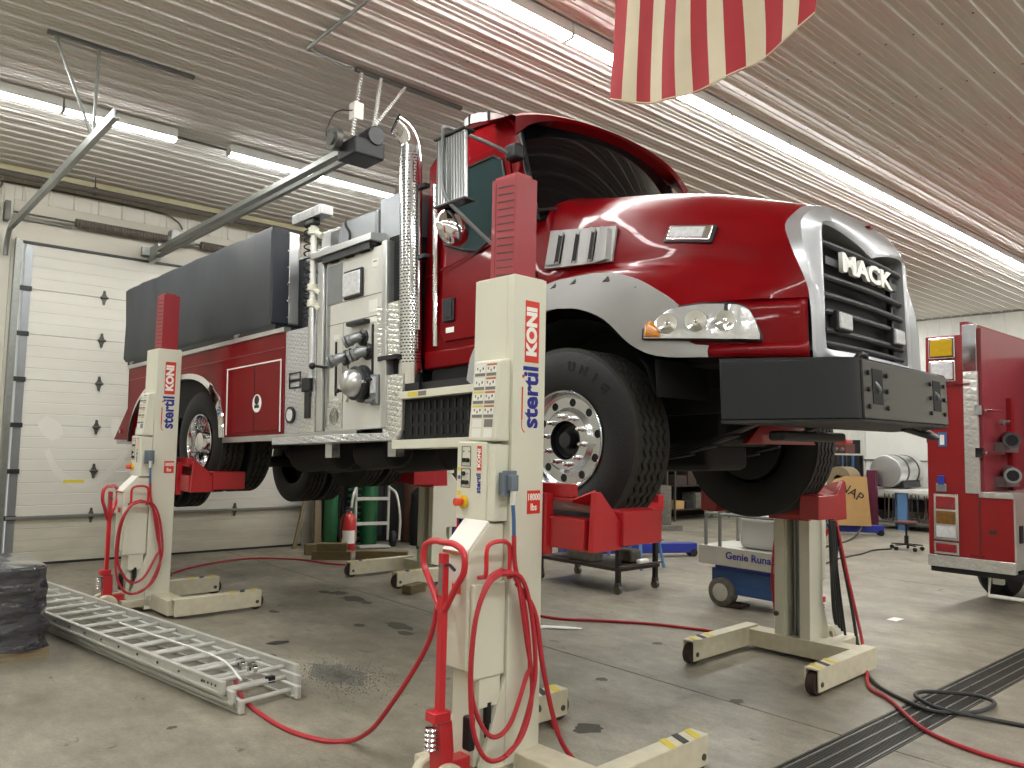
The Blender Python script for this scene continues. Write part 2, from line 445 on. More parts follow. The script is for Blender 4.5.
# drawn smile left by a hand in the dust of the door: a paler, flat wipe mark
def wipe(pts, w):
    P = smooth_path([(x, YB-.0163, z) for x, z in pts], 5); rows = []
    for i, p in enumerate(P):
        d = (P[min(i+1, len(P)-1)]-P[max(i-1, 0)]).normalized(); n = Vector((-d.z, 0, d.x)); k = w*(.6+.4*math.sin(PI*i/(len(P)-1)))
        rows.append([p-n*k, p+n*k])
    MB().grid(rows).build('wipe_mark', 'door_pale', dr, smooth=0)
wipe([(2.2, 1.90), (2.32, 1.78), (2.40, 1.66)], .12); wipe([(3.1, 1.95), (3.12, 1.80), (3.13, 1.70)], .07)
wipe([(2.28, 1.50), (2.38, 1.28), (2.55, 1.10), (2.75, 1.05), (2.98, 1.13), (3.17, 1.33), (3.28, 1.5)], .055)

# vertical track, torsion spring and shaft
tk = thing('door_track', 'galvanised overhead door track on the left jamb with a horizontal arm hung from the ceiling', 'track', (1.76, YB-.1, 0))
def child_bx(t, name, mat, *a, **k):
    o = bx(name, mat, t, *a, **k); return o
L_ = lambda t, x, y, z: Vector((x, y, z))-t.location
def in_world(t, mb):
    mb.v = [Vector(p)-t.location for p in mb.v]; return mb
in_world(tk, MB().box(1.75, YB-.16, 0, 1.765, YB-.06, 4.25).box(1.75, YB-.06, 0, 1.84, YB-.05, 4.25)).build('vertical_track', 'galv', tk)
in_world(tk, MB().box(1.625, 6.85, 4.29, 1.64, 11.55, 4.37).box(1.64, 6.85, 4.29, 1.675, 11.55, 4.30).box(1.64, 6.85, 4.36, 1.675, 11.55, 4.37)).build('horizontal_track', 'galv', tk)
arc = [(1.65, 11.55-.0+.31*math.sin(t)*1.0, 4.33-.33+.33*math.cos(t)) for t in [PI/2*i/8 for i in range(9)]]
in_world(tk, MB().tube(arc, .03, 6)).build('track_curve', 'galv', tk)
in_world(tk, MB().box(1.6, YB-.2, 4.45, 1.66, YB-.05, 4.7)).build('bearing_plate', 'galv_dark', tk)
for top in ((1.30, 7.62, 5.2), (1.66, 7.62, 5.2)):
    in_world(tk, MB().tube([(1.65, 7.6, 4.33), top], .016, 4)).build('hanger', 'galv', tk)
in_world(tk, MB().box(1.25, 7.60, 5.165, 2.5, 7.64, 5.2)).build('ceiling_strut', 'galv_dark', tk)
ts = thing('torsion_spring', 'coiled door spring on a shaft above the overhead door', 'spring', (3.4, YB-.14, 4.6))
in_world(ts, MB().cyl((1.7, YB-.14, 4.58), (6.0, YB-.14, 4.58), .014)).build('shaft', 'galv_dark', ts)
in_world(ts, MB().cyl((1.7, YB-.05, 4.52), (2.4, YB-.05, 4.52), .012)).build('conduit', 'galv', ts)
for (x0, x1) in ((2.42, 3.62), (4.1, 5.3)):
    sp = MB(); n = 34
    sp.lathe([(x0+(x1-x0)*i/(2*n), .062 if i % 2 else .052) for i in range(2*n+1)], 0, (0, YB-.14, 4.58), 14)
    in_world(ts, sp).build('coil', 'dark_pipe', ts)
in_world(ts, MB().box(3.66, YB-.2, 4.46, 3.78, YB-.02, 4.72).cyl((3.62, YB-.14, 4.58), (4.0, YB-.14, 4.58), .05)).build('centre_bracket', 'galv', ts)

# door opener on its rail
op = thing('door_opener', 'black and grey door opener motor on a long steel rail under the ceiling', 'opener', (3.43, 6.3, 4.3))
in_world(op, MB().box(3.39, 6.1, 4.31, 3.47, 11.6, 4.37)).build('rail', 'galv', op, bevel=.006)
in_world(op, MB().box(3.40, 6.1, 4.22, 3.45, 11.6, 4.26)).build('lower_rail', 'galv_dark', op)
in_world(op, MB().cyl((3.47, 6.1, 4.285), (3.47, 11.5, 4.285), .008, n=6)).build('chain', 'galv_dark', op)
in_world(op, MB().box(3.40, 11.5, 4.2, 3.46, 11.9, 4.42).box(3.3, 11.85, 4.3, 3.6, 11.93, 4.42)).build('header_bracket', 'galv', op)
in_world(op, MB().box(3.30, 5.88, 4.18, 3.60, 6.2, 4.34)).build('gear_case', 'chassis_black', op, bevel=.02)
in_world(op, MB().cyl((3.50, 5.86, 4.38), (3.50, 6.06, 4.38), .085, n=20)).build('motor', 'chassis_gray', op, bevel=.01)
in_world(op, MB().cyl((3.22, 6.15, 4.36), (3.28, 6.15, 4.36), .10, n=20).cyl((3.2, 6.15, 4.36), (3.23, 6.15, 4.36), .06, n=20)).build('pulley', 'galv_dark', op)
for a, b in (((3.4, 6.12, 4.42), (3.62, 6.38, 5.18)), ((3.52, 5.95, 4.5), (3.82, 6.36, 5.18)), ((3.52, 5.93, 4.5), (4.1, 6.36, 5.18))):
    m = MB(); n = 22; A, B = Vector(a), Vector(b)
    m.tube([A, B], .004, 4)
    for i in range(n):
        p = A.lerp(B, i/n); q = A.lerp(B, (i+.55)/n); m.tube([p, q], .019, 4)
    in_world(op, m).build('perforated_angle', 'lamp_housing', op)
in_world(op, MB().box(3.55, 6.35, 5.165, 4.8, 6.39, 5.2)).build('ceiling_strut', 'galv_dark', op)
in_world(op, MB().box(3.44, 6.17, 4.62, 3.54, 6.27, 4.78)).build('outlet_box', 'white_sticker', op, bevel=.008)
in_world(op, MB().tube(smooth_path([(3.45, 6.2, 4.7), (3.3, 6.25, 4.65), (3.24, 6.3, 4.45), (3.26, 6.2, 4.36)]), .006, 6)).build('power_cord', 'black_plastic', op)
tag(MB().tube(smooth_path([(3.5, 6.36, 5.18), (3.4, 6.36, 5.18), (3.1, 6.33, 5.18), (3.04, 6.25, 5.18), (3.03, 5.4, 5.18), (3.02, 4.8, 5.18)], 6), .017, 8).build('conduit', 'galv'), 'bent steel conduit along the ceiling to the door opener', 'conduit')
tag(MB().tube([(-3, YB-.3, 5.02), (4.4, YB-.3, 5.02), (9, YB-.3, 5.02)], .045, 10).build('pipe', 'dark_pipe'), 'dark pipe running under the ceiling above the overhead door', 'pipe')
cl = thing('pipe_hanger', 'rod hanger holding the dark pipe above the overhead door', 'hanger', (2.6, YB-.3, 5.0))
in_world(cl, MB().cyl((2.6, YB-.3, 5.078), (2.6, YB-.3, ZC), .008, n=6)).build('rod', 'galv_dark', cl)
in_world(cl, MB().lathe([(2.58, .05), (2.62, .05), (2.62, .058), (2.58, .058), (2.58, .05)], 0, (0, YB-.3, 5.02), 16)).build('clip', 'galv_dark', cl)
tag(MB().tube(smooth_path([(1.5, YB-.05, 3.4), (1.5, YB-.05, 4.6), (1.56, YB-.05, 4.92), (1.75, YB-.05, 4.98), (3.4, YB-.05, 4.98), (3.75, YB-.06, 4.9), (3.85, YB-.07, 4.78)], 6), .014, 8).build('conduit', 'galv_dark'), 'thin dark conduit bent down the wall left of the overhead door', 'conduit')

# fluorescent fixtures
def lamp(name_lab, x, y, group, n=1.145):
    t = thing('strip_light', name_lab, 'light', (x, y, ZC-.16), 0, group)
    if 'housing' not in KIDS:
        KIDS['housing'] = MB().prism([(-.064, .032), (-.064, .06), (-.05, .14), (.05, .14), (.064, .06), (.064, .032)], 0, 0, n).mesh('housing', 'lamp_housing', 0)
        tube = MB()
        tube.prism([(-.058, .034), (-.048, .010), (.048, .010), (.058, .034)], 0, .015, n-.015)
        KIDS['tube'] = tube.mesh('diffuser', 'lamp_tube', 0)
        KIDS['cap'] = MB().prism([(-.072, .065), (-.055, .0), (.055, .0), (.072, .065)], 0, 0, .012).mesh('end_cap', 'lamp_housing', 0)
    link('housing', KIDS['housing'], t); link('diffuser', KIDS['tube'], t); link('end_cap', KIDS['cap'], t); link('end_cap', KIDS['cap'], t, loc=(n-.012, 0, 0))
ORD = ['nearest', 'second', 'third', 'fourth', 'fifth', 'sixth', 'seventh', 'eighth', 'ninth', 'tenth', 'eleventh', 'twelfth', 'thirteenth', 'fourteenth', 'fifteenth', 'sixteenth']
for k in range(15):
    lamp('lit strip light, %s of the row running past the flag to the far wall' % ORD[k], 3.305+k*1.155, 4.47, 'strip lights in the row past the flag')
for k, x in enumerate((.53, 1.69, 3.44, 4.6, 6.4, 7.56)):
    lab = ['lit strip light at the left frame edge, before the door track', 'lit strip light crossing behind the door track hangers', 'lit strip light behind the opener rail, left half of the pair', 'lit strip light behind the opener motor, right half of the pair', 'strip light hidden behind the cab, nearer half', 'strip light hidden behind the cab, farther half'][k]
    lamp(lab, x, 9.14, 'strip lights in the row by the overhead door')
for k, x in enumerate((9.4, 10.56, 12.4, 13.56, 15.4, 16.56, 18.2, 19.36)):
    lamp('lit strip light of the door row, %s beyond the cab' % ORD[k], x, 9.14, 'strip lights in the row by the overhead door')
for k in range(6):
    lamp('lit strip light of the long flag row, %s to the left of the frame' % ORD[k], 2.15-k*1.155, 4.47, 'strip lights in the row past the flag')
for k in range(3):
    lamp('lit strip light of the door row, %s to the left of the frame' % ORD[k], -.63-k*1.16, 9.14, 'strip lights in the row by the overhead door')
for k in range(16):  # unseen row, packed dense to give frontal fill
    lamp('lit unseen strip light, %s of the row above the photographer' % ORD[k], -3.6+k*1.5, -.3, 'unseen strip lights above the photographer')
for k in range(12):  # second unseen row behind the camera, also there for fill
    lamp('lit unseen strip light, %s of the row by the front wall' % ORD[k], -3.6+k*1.6, -5.0, 'unseen strip lights by the front wall')
tag(MB().tube([(-3, 4.62, 5.17), (20.5, 4.62, 5.17)], .014, 6).build('conduit', 'galv_dark'), 'straight conduit beside the long row of strip lights past the flag', 'conduit')
tag(MB().tube([(-3, 9.26, 5.17), (20.5, 9.26, 5.17)], .014, 6).build('conduit', 'galv_dark'), 'straight conduit beside the strip lights near the overhead door', 'conduit')
# ================================================================== FIRE TRUCK (on the lifts)
truck = thing('fire_truck', 'red fire tanker truck with silver grille surround raised on four cream lift columns', 'truck')
def rotm(z, x, y): return Matrix.Rotation(z, 4, 'Z') @ Matrix.Rotation(x, 4, 'X') @ Matrix.Rotation(y, 4, 'Y')
truck.matrix_world = Matrix.Translation((4.5599, 3.384, 1.1836)) @ rotm(R(3.9), R(-2.08), R(-.4))
T = truck
def interp(tab, x):
    tab = sorted(tab)
    if x <= tab[0][0]: return tab[0][1]
    for (a, b), (c, d) in zip(tab, tab[1:]):
        if x <= c: return b+(d-b)*(x-a)/(c-a)
    return tab[-1][1]
def mirror(pts): return [(-p[0], p[1], p[2]) for p in pts]

# ---- wheels: axis along x, outer face towards -x
def tread_mesh(w, r0, r1, ribs, n, amp, name):
    m = MB(); step = w/ribs; g = .02
    for j in range(ribs):
        x0, x1 = -w/2+j*step, -w/2+(j+1)*step; rows = []
        for i in range(n):
            an = 2*PI*i/n; z = amp*(1 if i % 2 else -1)
            xa = x0+(0 if j == 0 else g/2+z); xb = x1-(0 if j == ribs-1 else g/2-z)
            c, s = math.cos(an), math.sin(an)
            rows.append([(xa, r0*c, r0*s), (xa+.002, r1*c, r1*s), (xb-.002, r1*c, r1*s), (xb, r0*c, r0*s)])
        rows.append(rows[0]); m.grid(rows)
    return m.mesh(name, 'tread_rubber', 25)
def tire_mesh(w, r, rb, name):
    h = w/2
    side = [(-h*.80, rb), (-h*.93, rb+.03), (-h*1.0, rb+(r-rb)*.42), (-h*1.0, rb+(r-rb)*.6), (-h*.975, rb+(r-rb)*.72), (-h*.97, rb+(r-rb)*.73), (-h*.95, r-.035), (-h*.90, r-.022)]
    return MB().lathe(side+[(-p[0], p[1]) for p in side[::-1]]+[(-h*.8, rb)][:0], 0, n=72).mesh(name, 'rubber', 50)
front_tire = tire_mesh(.34, .56, .295, 'tire'); front_tread = tread_mesh(.31, .53, .56, 5, 96, .012, 'tread')
rear_tire = tire_mesh(.27, .53, .29, 'tire'); rear_tread = tread_mesh(.235, .505, .53, 4, 88, .010, 'tread')
rim_f = MB().lathe([(-.13, .29), (-.155, .305), (-.161, .30), (-.155, .29), (-.135, .283), (-.11, .277), (-.10, .262), (-.10, .2), (-.115, .185), (-.13, .175), (-.13, .118), (-.08, .112), (.1, .112)], 0, n=64).mesh('rim', 'alu', 30)
hub_f = MB().lathe([(-.04, .112), (-.04, .05), (-.135, .045), (-.14, .0)], 0, n=24).lathe([(-.08, .112), (-.105, .10), (-.07, .085), (-.07, .06)], 0, n=24).mesh('hub', 'chassis_gray', 30)
nut_f = MB().lathe([(-.13, .016), (-.145, .016), (-.145, .012), (-.175, .011), (-.18, .006), (-.18, 0)], 0, n=10).mesh('lug_nut', 'chrome', 30)
hole_f = MB().lathe([(-.1015, .0), (-.1015, .024), (-.099, .026)], 0, n=14).mesh('hand_hole', 'black_matte', 30)
def front_wheel(loc, rz):
    w = link('front_wheel', front_tire, T, loc=loc, rot=(0, 0, rz))
    link('tread', front_tread, w); link('rim', rim_f, w); link('hub', hub_f, w)
    for k in range(10):
        a = 2*PI*(k+.3)/10; link('lug_nut', nut_f, w, loc=(0, .146*math.cos(a), .146*math.sin(a)))
        a += .3; link('hand_hole', hole_f, w, loc=(0, .231*math.cos(a), .231*math.sin(a)))
    MB().cyl((-.06, 0, 0), (.18, 0, 0), .272, n=32).build('brake_drum', 'chassis_black', w, bevel=.01)
    return w
fwN = front_wheel((-1.03, .05, .56), 0); fwN['label'] = 'front wheel on the near side'
front_wheel((1.12, -.02, .545), PI)['label'] = 'front wheel on the far side, in shadow'
rim_r = MB().lathe([(-.115, .285), (-.13, .295), (-.135, .29), (-.13, .28), (-.10, .272), (.02, .262), (.035, .25), (.04, .17), (.03, .12), (-.08, .105), (-.125, .095), (-.135, .06), (-.137, 0)], 0, n=56).mesh('rim', 'chrome', 30)
nut_r = MB().lathe([(.04, .017), (.0, .016), (-.005, 0)], 0, n=8).mesh('lug_nut', 'chrome', 30)
def rear_wheel(loc, rz, outer, nuts=False):
    w = link('rear_wheel', rear_tire, T, loc=loc, rot=(0, 0, rz)); link('tread', rear_tread, w)
    if outer:
        link('rim', rim_r, w)
        if nuts:
            for k in range(10):
                a = 2*PI*k/10; link('lug_nut', nut_r, w, loc=(0, .165*math.cos(a), .165*math.sin(a)))
    return w
for b, zc in ((5.1, .67), (6.42, .46)):
    for s in (-1, 1):
        rear_wheel((s*1.075, b, zc), 0 if s < 0 else PI, True, s < 0)
        rear_wheel((s*.755, b, zc), 0, False)

for k, ch in enumerate('UNIG'):
    an = R(78-k*12.5); rr = .445
    text(ch, .075, 'black_matte', fwN, (-.171, -rr*math.cos(an), rr*math.sin(an)), (0, -math.sin(an), -math.cos(an)), (0, -math.cos(an), math.sin(an)), ext=.002, bold=.004)
# ---- chassis
m = MB()
for s in (-1, 1): m.box(s*.43-.04, -1.25, .72, s*.43+.04, 7.0, .98)
for b in (-.9, .9, 2.5, 4.2, 5.75, 6.9): m.box(-.43, b, .74, .43, b+.12, .95)
m.build('chassis_frame', 'chassis_black', T)
m = MB().box(-.8, -.06, .40, .8, .06, .50)
for s in (-1, 1): m.cyl((s*.72, 0, .40), (s*.72, 0, .66), .06).box(s*.78-.06, -.1, .44, s*.78+.06, .1, .68)
m.build('front_axle', 'chassis_gray', T, bevel=.01)
for s in (-1, 1):
    l = MB()
    for k in range(4):
        f = .85-k*.16
        l.grid([[(s*.43+dx, b*f, .50+.16*(b*f)**2/.72+.018*k*-1+.0) for b in [-1+i/6 for i in range(13)]] for dx in (-.045, .045)])
    l.build('leaf_spring', 'chassis_gray', T, solid=.014)
for b, zc in ((5.1, .67), (6.42, .46)):
    MB().cyl((-1.0, b, zc), (1.0, b, zc), .07).sphere((0, b, zc), .23, 16, 10, (.9, 1, 1)).build('drive_axle', 'chassis_black', T)
MB().cyl((0, .9, .62), (0, 5.0, .66), .055).build('drive_shaft', 'chassis_black', T)
MB().box(-.33, -.55, .52, .33, .75, 1.35).box(-.26, -.4, .36, .26, .45, .56).build('engine', 'chassis_black', T, bevel=.05)
MB().box(-.28, .8, .5, .28, 1.9, 1.0).build('gearbox', 'chassis_black', T, bevel=.08)
MB().box(-.62, -1.20, .86, .62, -1.05, 1.75).build('radiator', 'black_matte', T)
MB().box(-.45, -1.0, .54, .45, -.9, .60).build('lower_crossmember', 'chassis_gray', T, bevel=.02)
MB().prism([(-.25, .53), (.75, .53), (.55, .66), (-.05, .66)], 1, -.66, -.62).build('skid_plate', 'ext_red', T, bevel=.004)
MB().tube(smooth_path([(.55, -1.32, .62), (.85, -1.42, .56), (1.0, -1.3, .62)]), .02, 8).build('loose_strap', 'chassis_gray', T)
for s in (-1, 1):      # wheel-well liners
    rows = []
    for i in range(13):
        a = PI*(i/12); b, c = .05+.70*math.cos(a), .60+.70*math.sin(a)
        rows.append([(s*1.17, b, c), (s*.62, b, c)])
    rows = [[(s*1.17, .75, .95), (s*.62, .75, .95)]]+rows[1:-1]+[[(s*1.17, -.62, .99), (s*.62, -.62, .99)]]
    MB().grid(rows).build('wheel_well_liner', 'black_matte', T)
    bx('splash_panel', 'black_matte', T, s*.62-.01, -.9, .85, s*.62+.01, .9, 1.6)
bx('light_block_tray', 'black_matte', T, -.86, -1.0, .97, .86, -.64, 1.02); bx('cab_floor', 'black_matte', T, -1.0, .72, 1.0, 1.0, 1.5, 1.2)  # dark pans added to keep light out below hood and cab
bx('undercab_box', 'black_matte', T, -.95, .66, .55, .95, 1.8, 1.12)
MB().cyl((.72, .7, .72), (.72, 2.2, .72), .3, n=28).build('fuel_tank', 'chassis_gray', T, bevel=.02)
bx('body_underside', 'black_matte', T, -1.1, 1.95, .66, 1.1, 4.45, .95)
for (a, b, l, r) in ((-.62, 2.4, .5, .16), (-.5, 3.4, .8, .18), (.5, 3.0, .9, .2), (0, 3.9, .6, .2)):
    MB().cyl((a, b, .55), (a, b+l, .52), r, n=20).build('air_tank', 'chassis_black', T, bevel=.04)
for b in (2.62, 1.74): bx('step_bracket', 'alu', T, -1.16, b, .48, -1.08, b+.1, .63)

# ---- hood: half sections, centre to lower edge
HS = [
 (.56, [(0, 2.36), (.4, 2.35), (.64, 2.32), (.86, 2.22), (.98, 2.03), (1.035, 1.77), (1.04, 1.62), (.99, 1.55), (1.04, 1.48), (1.10, 1.36)]),
 (.40, [(0, 2.33), (.4, 2.32), (.62, 2.28), (.81, 2.18), (.93, 2.01), (.99, 1.76), (1.0, 1.63), (.99, 1.56), (1.04, 1.50), (1.10, 1.40)]),
 (.15, [(0, 2.28), (.4, 2.27), (.60, 2.215), (.75, 2.115), (.85, 1.985), (.92, 1.74), (.945, 1.64), (1.01, 1.605), (1.08, 1.58), (1.135, 1.545)]),
 (-.27, [(0, 2.20), (.4, 2.19), (.60, 2.14), (.74, 2.05), (.84, 1.93), (.91, 1.73), (.935, 1.62), (1.01, 1.59), (1.09, 1.565), (1.14, 1.53)]),
 (-.62, [(0, 2.11), (.4, 2.10), (.60, 2.055), (.73, 1.975), (.83, 1.86), (.90, 1.70), (.93, 1.58), (1.01, 1.52), (1.09, 1.46), (1.145, 1.39)]),
 (-.78, [(0, 2.06), (.4, 2.05), (.59, 2.005), (.72, 1.93), (.82, 1.82), (.89, 1.67), (.92, 1.56), (1.0, 1.47), (1.085, 1.36), (1.14, 1.27)]),
 (-1.0, [(0, 1.98), (.4, 1.97), (.58, 1.93), (.71, 1.865), (.80, 1.76), (.875, 1.62), (.90, 1.50), (.96, 1.41), (1.03, 1.33), (1.07, 1.27)]),
 (-1.15, [(0, 1.92), (.4, 1.91), (.575, 1.88), (.70, 1.815), (.785, 1.72), (.86, 1.59), (.885, 1.48), (.92, 1.40), (.965, 1.33), (.99, 1.27)]),
]
WL = [(-.4, 1.185), (-.55, 1.18), (-.7, 1.165), (-.9, 1.115), (-1.05, 1.05), (-1.2, .945), (-1.36, .83)]
hood_end = [(0, -1.24, 1.885), (-.4, -1.24, 1.875), (-.57, -1.24, 1.845), (-.69, -1.235, 1.785), (-.775, -1.215, 1.70), (-.825, -1.26, 1.58), (-.835, -1.305, 1.46), (-.835, -1.335, 1.38), (-.832, -1.35, 1.32), (-.83, -1.355, 1.27)]
rows = [[(-a, b, c) for a, c in pts] for b, pts in HS]+[hood_end]
m = MB()
full = [r[::-1]+mirror(r)[1:] for r in rows]
def dens(rows, k=3):
    """Catmull-Rom refinement in both directions"""
    out = [smooth_path(r, k) for r in rows]
    cols = list(map(list, zip(*out))); cols = [smooth_path(c, k) for c in cols]
    return list(map(list, zip(*cols)))
m.grid(dens(full))
hood = m.build('hood', 'red_paint', T, smooth=60)
def S(b, c, off=0.0):
    w = interp(WL, b); w -= .03*max(0, (c-1.12))/.15*(1 if b > -1.0 else .3)
    return (-(w+off), b-off*.6, c)
def band(name, mat, bs, lo, hi, off=0.0, n=4, side=-1, parent=None, solid=.02):
    rows = []
    for b in bs:
        l, h = lo(b), hi(b); r = [S(b, l+(h-l)*i/n, off) for i in range(n+1)]
        rows.append(r if side < 0 else mirror(r))
    return MB().grid(rows).build(name, mat, parent or T, smooth=50, solid=solid)
rngs = lambda a, b, n: [a+(b-a)*i/n for i in range(n+1)]
low = lambda b: interp([(-.6, 1.01), (-.92, .975), (-1.345, .952)], b)
for s in (-1, 1):
    band('fender_front', 'red_paint', rngs(-.62, -1.345, 20), low, lambda b: 1.285, side=s)
    band('fender_skirt', 'red_paint', rngs(-.885, -1.345, 12), low, lambda b: 1.035, .012, 2, side=s)
# grey wheel-arch flare
A_ = [(.95, 1.0), (.88, 1.2), (.6, 1.45), (.19, 1.545), (-.02, 1.555), (-.27, 1.54), (-.45, 1.485), (-.62, 1.39), (-.765, 1.27), (-.79, 1.15), (-.83, 1.06), (-.93, 1.035)]
B_ = [(.78, .93), (.72, 1.12), (.5, 1.28), (.16, 1.36), (-.0, 1.355), (-.13, 1.33), (-.3, 1.25), (-.46, 1.10), (-.56, 1.035), (-.64, 1.005), (-.75, .985), (-.93, .972)]
for s in (-1, 1):
    wA = lambda b, c: max(interp([(-.95, 1.12), (-.78, 1.15), (-.4, 1.155), (1, 1.15)], b), interp(WL, b)+.014 if b < -.6 else 0)
    wB = lambda b, c: max(interp([(-.95, 1.13), (-.7, 1.185), (-.4, 1.21), (1, 1.21)], b), interp(WL, b)+.016 if b < -.5 else 0)
    ra = smooth_path([(s*wA(b, c), b, c) for b, c in A_], 4); rb = smooth_path([(s*wB(b, c), b, c) for b, c in B_], 4)
    rm = [(p*.5+q*.5)+Vector((s*.012, 0, .0)) for p, q in zip(ra, rb)]
    ri = [p+Vector((-s*.06, 0, .012)) for p in rb]; r0 = [p+Vector((-s*.03, 0, 0)) for p in ra]
    fl = MB().grid([r0, ra, rm, rb, ri]).build('wheel_arch_flare', 'gray_plastic', T, smooth=50)
    if s < 0:
        for b, c in ((-.04, 1.525), (-.29, 1.50), (-.5, 1.42), (.12, 1.525)):
            w = 1.168
            MB().add([(-w, b+.045, c-.025), (-w, b-.035, c-.03), (-w, b-.02, c+.012), (-w-.014, b-.01, c-.012)], [(0, 1, 2), (0, 3, 1), (1, 3, 2), (2, 3, 0)]).build('clip_recess', 'galv_dark', fl, smooth=0)
# headlights
top = lambda b: interp([(-.535, 1.14), (-.56, 1.185), (-.62, 1.225), (-.72, 1.255), (-.88, 1.262), (-1.0, 1.25), (-1.06, 1.238), (-1.10, 1.215), (-1.13, 1.15), (-1.15, 1.06)], b)
bot = lambda b: interp([(-.535, 1.115), (-.56, 1.105), (-.75, 1.085), (-1.0, 1.062), (-1.17, 1.05), (-1.19, 1.055)], b)
for s in (-1, 1):
    hl = band('headlight', 'headlamp', rngs(-.56, -1.145, 28), bot, top, .036, 5, s, solid=.0)
    band('headlight_bezel', 'black_plastic', rngs(-.548, -1.158, 28), lambda b: bot(b)-.01, lambda b: top(b)+.01, .031, 3, s, parent=hl)
    band('turn_lens', 'lens_amber', rngs(-.563, -.66, 6), lambda b: bot(b)+.006, lambda b: min(top(b)-.008, 1.13+(b+.66)*1.2), .040, 3, s, parent=hl, solid=.004)
    for b, r in ((-.70, .06), (-.855, .062), (-1.0, .055)):
        c = (bot(b)+top(b))/2; p = Vector(S(b, c, .034)); 
        n_ = Vector((-1, -.35 if b > -.9 else -.6, 0)).normalized()
        if s > 0: p.x *= -1; n_.x *= -1
        d = MB(); u = Vector((0, 0, 1)); w = n_.cross(u)
        d.grid([[p+n_*h+(u*math.cos(2*PI*i/18)+w*math.sin(2*PI*i/18))*q for i in range(18)] for q, h in ((r, .006), (r*.95, .014), (r*.7, .012), (r*.4, .008), (.012, .006), (.001, .014))], closed=True)
        d.build('reflector', 'chrome' , hl, smooth=50)
# silver grille surround
o1 = [(0, 1.79), (-.4, 1.785), (-.55, 1.77), (-.64, 1.74), (-.70, 1.675), (-.73, 1.56), (-.738, 1.46), (-.742, 1.38), (-.745, 1.32), (-.745, 1.27), (-.745, 1.18), (-.745, 1.06), (-.74, .985), (-.70, .955), (-.4, .955), (0, .955)]
o0 = hood_end+[(-.83, -1.36, 1.18), (-.83, -1.36, 1.06), (-.83, -1.36, .96), (-.76, -1.34, .945), (-.4, -1.34, .945), (0, -1.34, .945)]
o2 = [(0, 1.62), (-.2, 1.665), (-.42, 1.70), (-.56, 1.71), (-.615, 1.69), (-.62, 1.56), (-.622, 1.46), (-.623, 1.38), (-.624, 1.32), (-.625, 1.27), (-.628, 1.18), (-.63, 1.10), (-.625, 1.04), (-.60, 1.02), (-.4, 1.02), (0, 1.02)]
fb = lambda a, d: -d+.08*abs(a)**2
r1 = [(a, fb(a, 1.375), c) for a, c in o1]; rmid = [((p[0]+q[0])/2*1.0, fb((p[0]+q[0])/2, 1.39), (p[1]+q[1])/2) for p, q in zip(o1, o2)]
r05 = [tuple((Vector(p)*.5+Vector(q)*.5)+Vector((-.012 if i > 3 and i < 13 else 0, -.02, .02 if i < 5 else 0))) for i, (p, q) in enumerate(zip(o0, r1))]
r2_ = [(a, fb(a, 1.378), c) for a, c in o2]; r3 = [(a*.985, -1.25, c-.01 if c > 1.3 else c+.004) for a, c in o2]
rr = [o0, r05, r1, rmid, r2_, r3]
rr = [smooth_path(r, 3) for r in rr]; m = MB().grid(rr); m.grid([mirror(r) for r in rr])
grille = m.build('grille_surround', 'silver_paint', T, smooth=40)
bx('grille_screen', 'black_matte', grille, -.62, -1.245, 1.0, .62, -1.225, 1.72)
for c in (1.615, 1.425, 1.325, 1.235, 1.13, 1.06):
    MB().tube([(a, -1.32-.02*(1-(a/.62)**2), c) for a in rngs(-.6, .6, 10)], .020 if c > 1.07 else .014, 10).build('grille_bar', 'chassis_gray', grille)
for a in (-.55, .5): bx('grille_post', 'chassis_gray', grille, a-.018, -1.31, 1.03, a+.018, -1.28, 1.66)
for a in (-.42, .42):
    l = bx('strobe_light', 'lens_white', grille, a-.08, -1.385, 1.14, a+.08, -1.345, 1.235, bevel=.012)
    bx('strobe_bezel', 'chassis_gray', grille, a-.09, -1.37, 1.13, a+.09, -1.31, 1.245, bevel=.01)
text('MACK', .145, 'lettering_white', grille, (-.02, -1.35, 1.53), (1, 0, 0), (0, 0, 1), ext=.012, bold=.006, sx=1.85)
bx('badge_rail', 'chassis_gray', grille, -.56, -1.335, 1.50, .53, -1.31, 1.545)
bx('hood_clip', 'red_paint', T, -.02, -1.39, 1.80, .02, -1.33, 1.815)
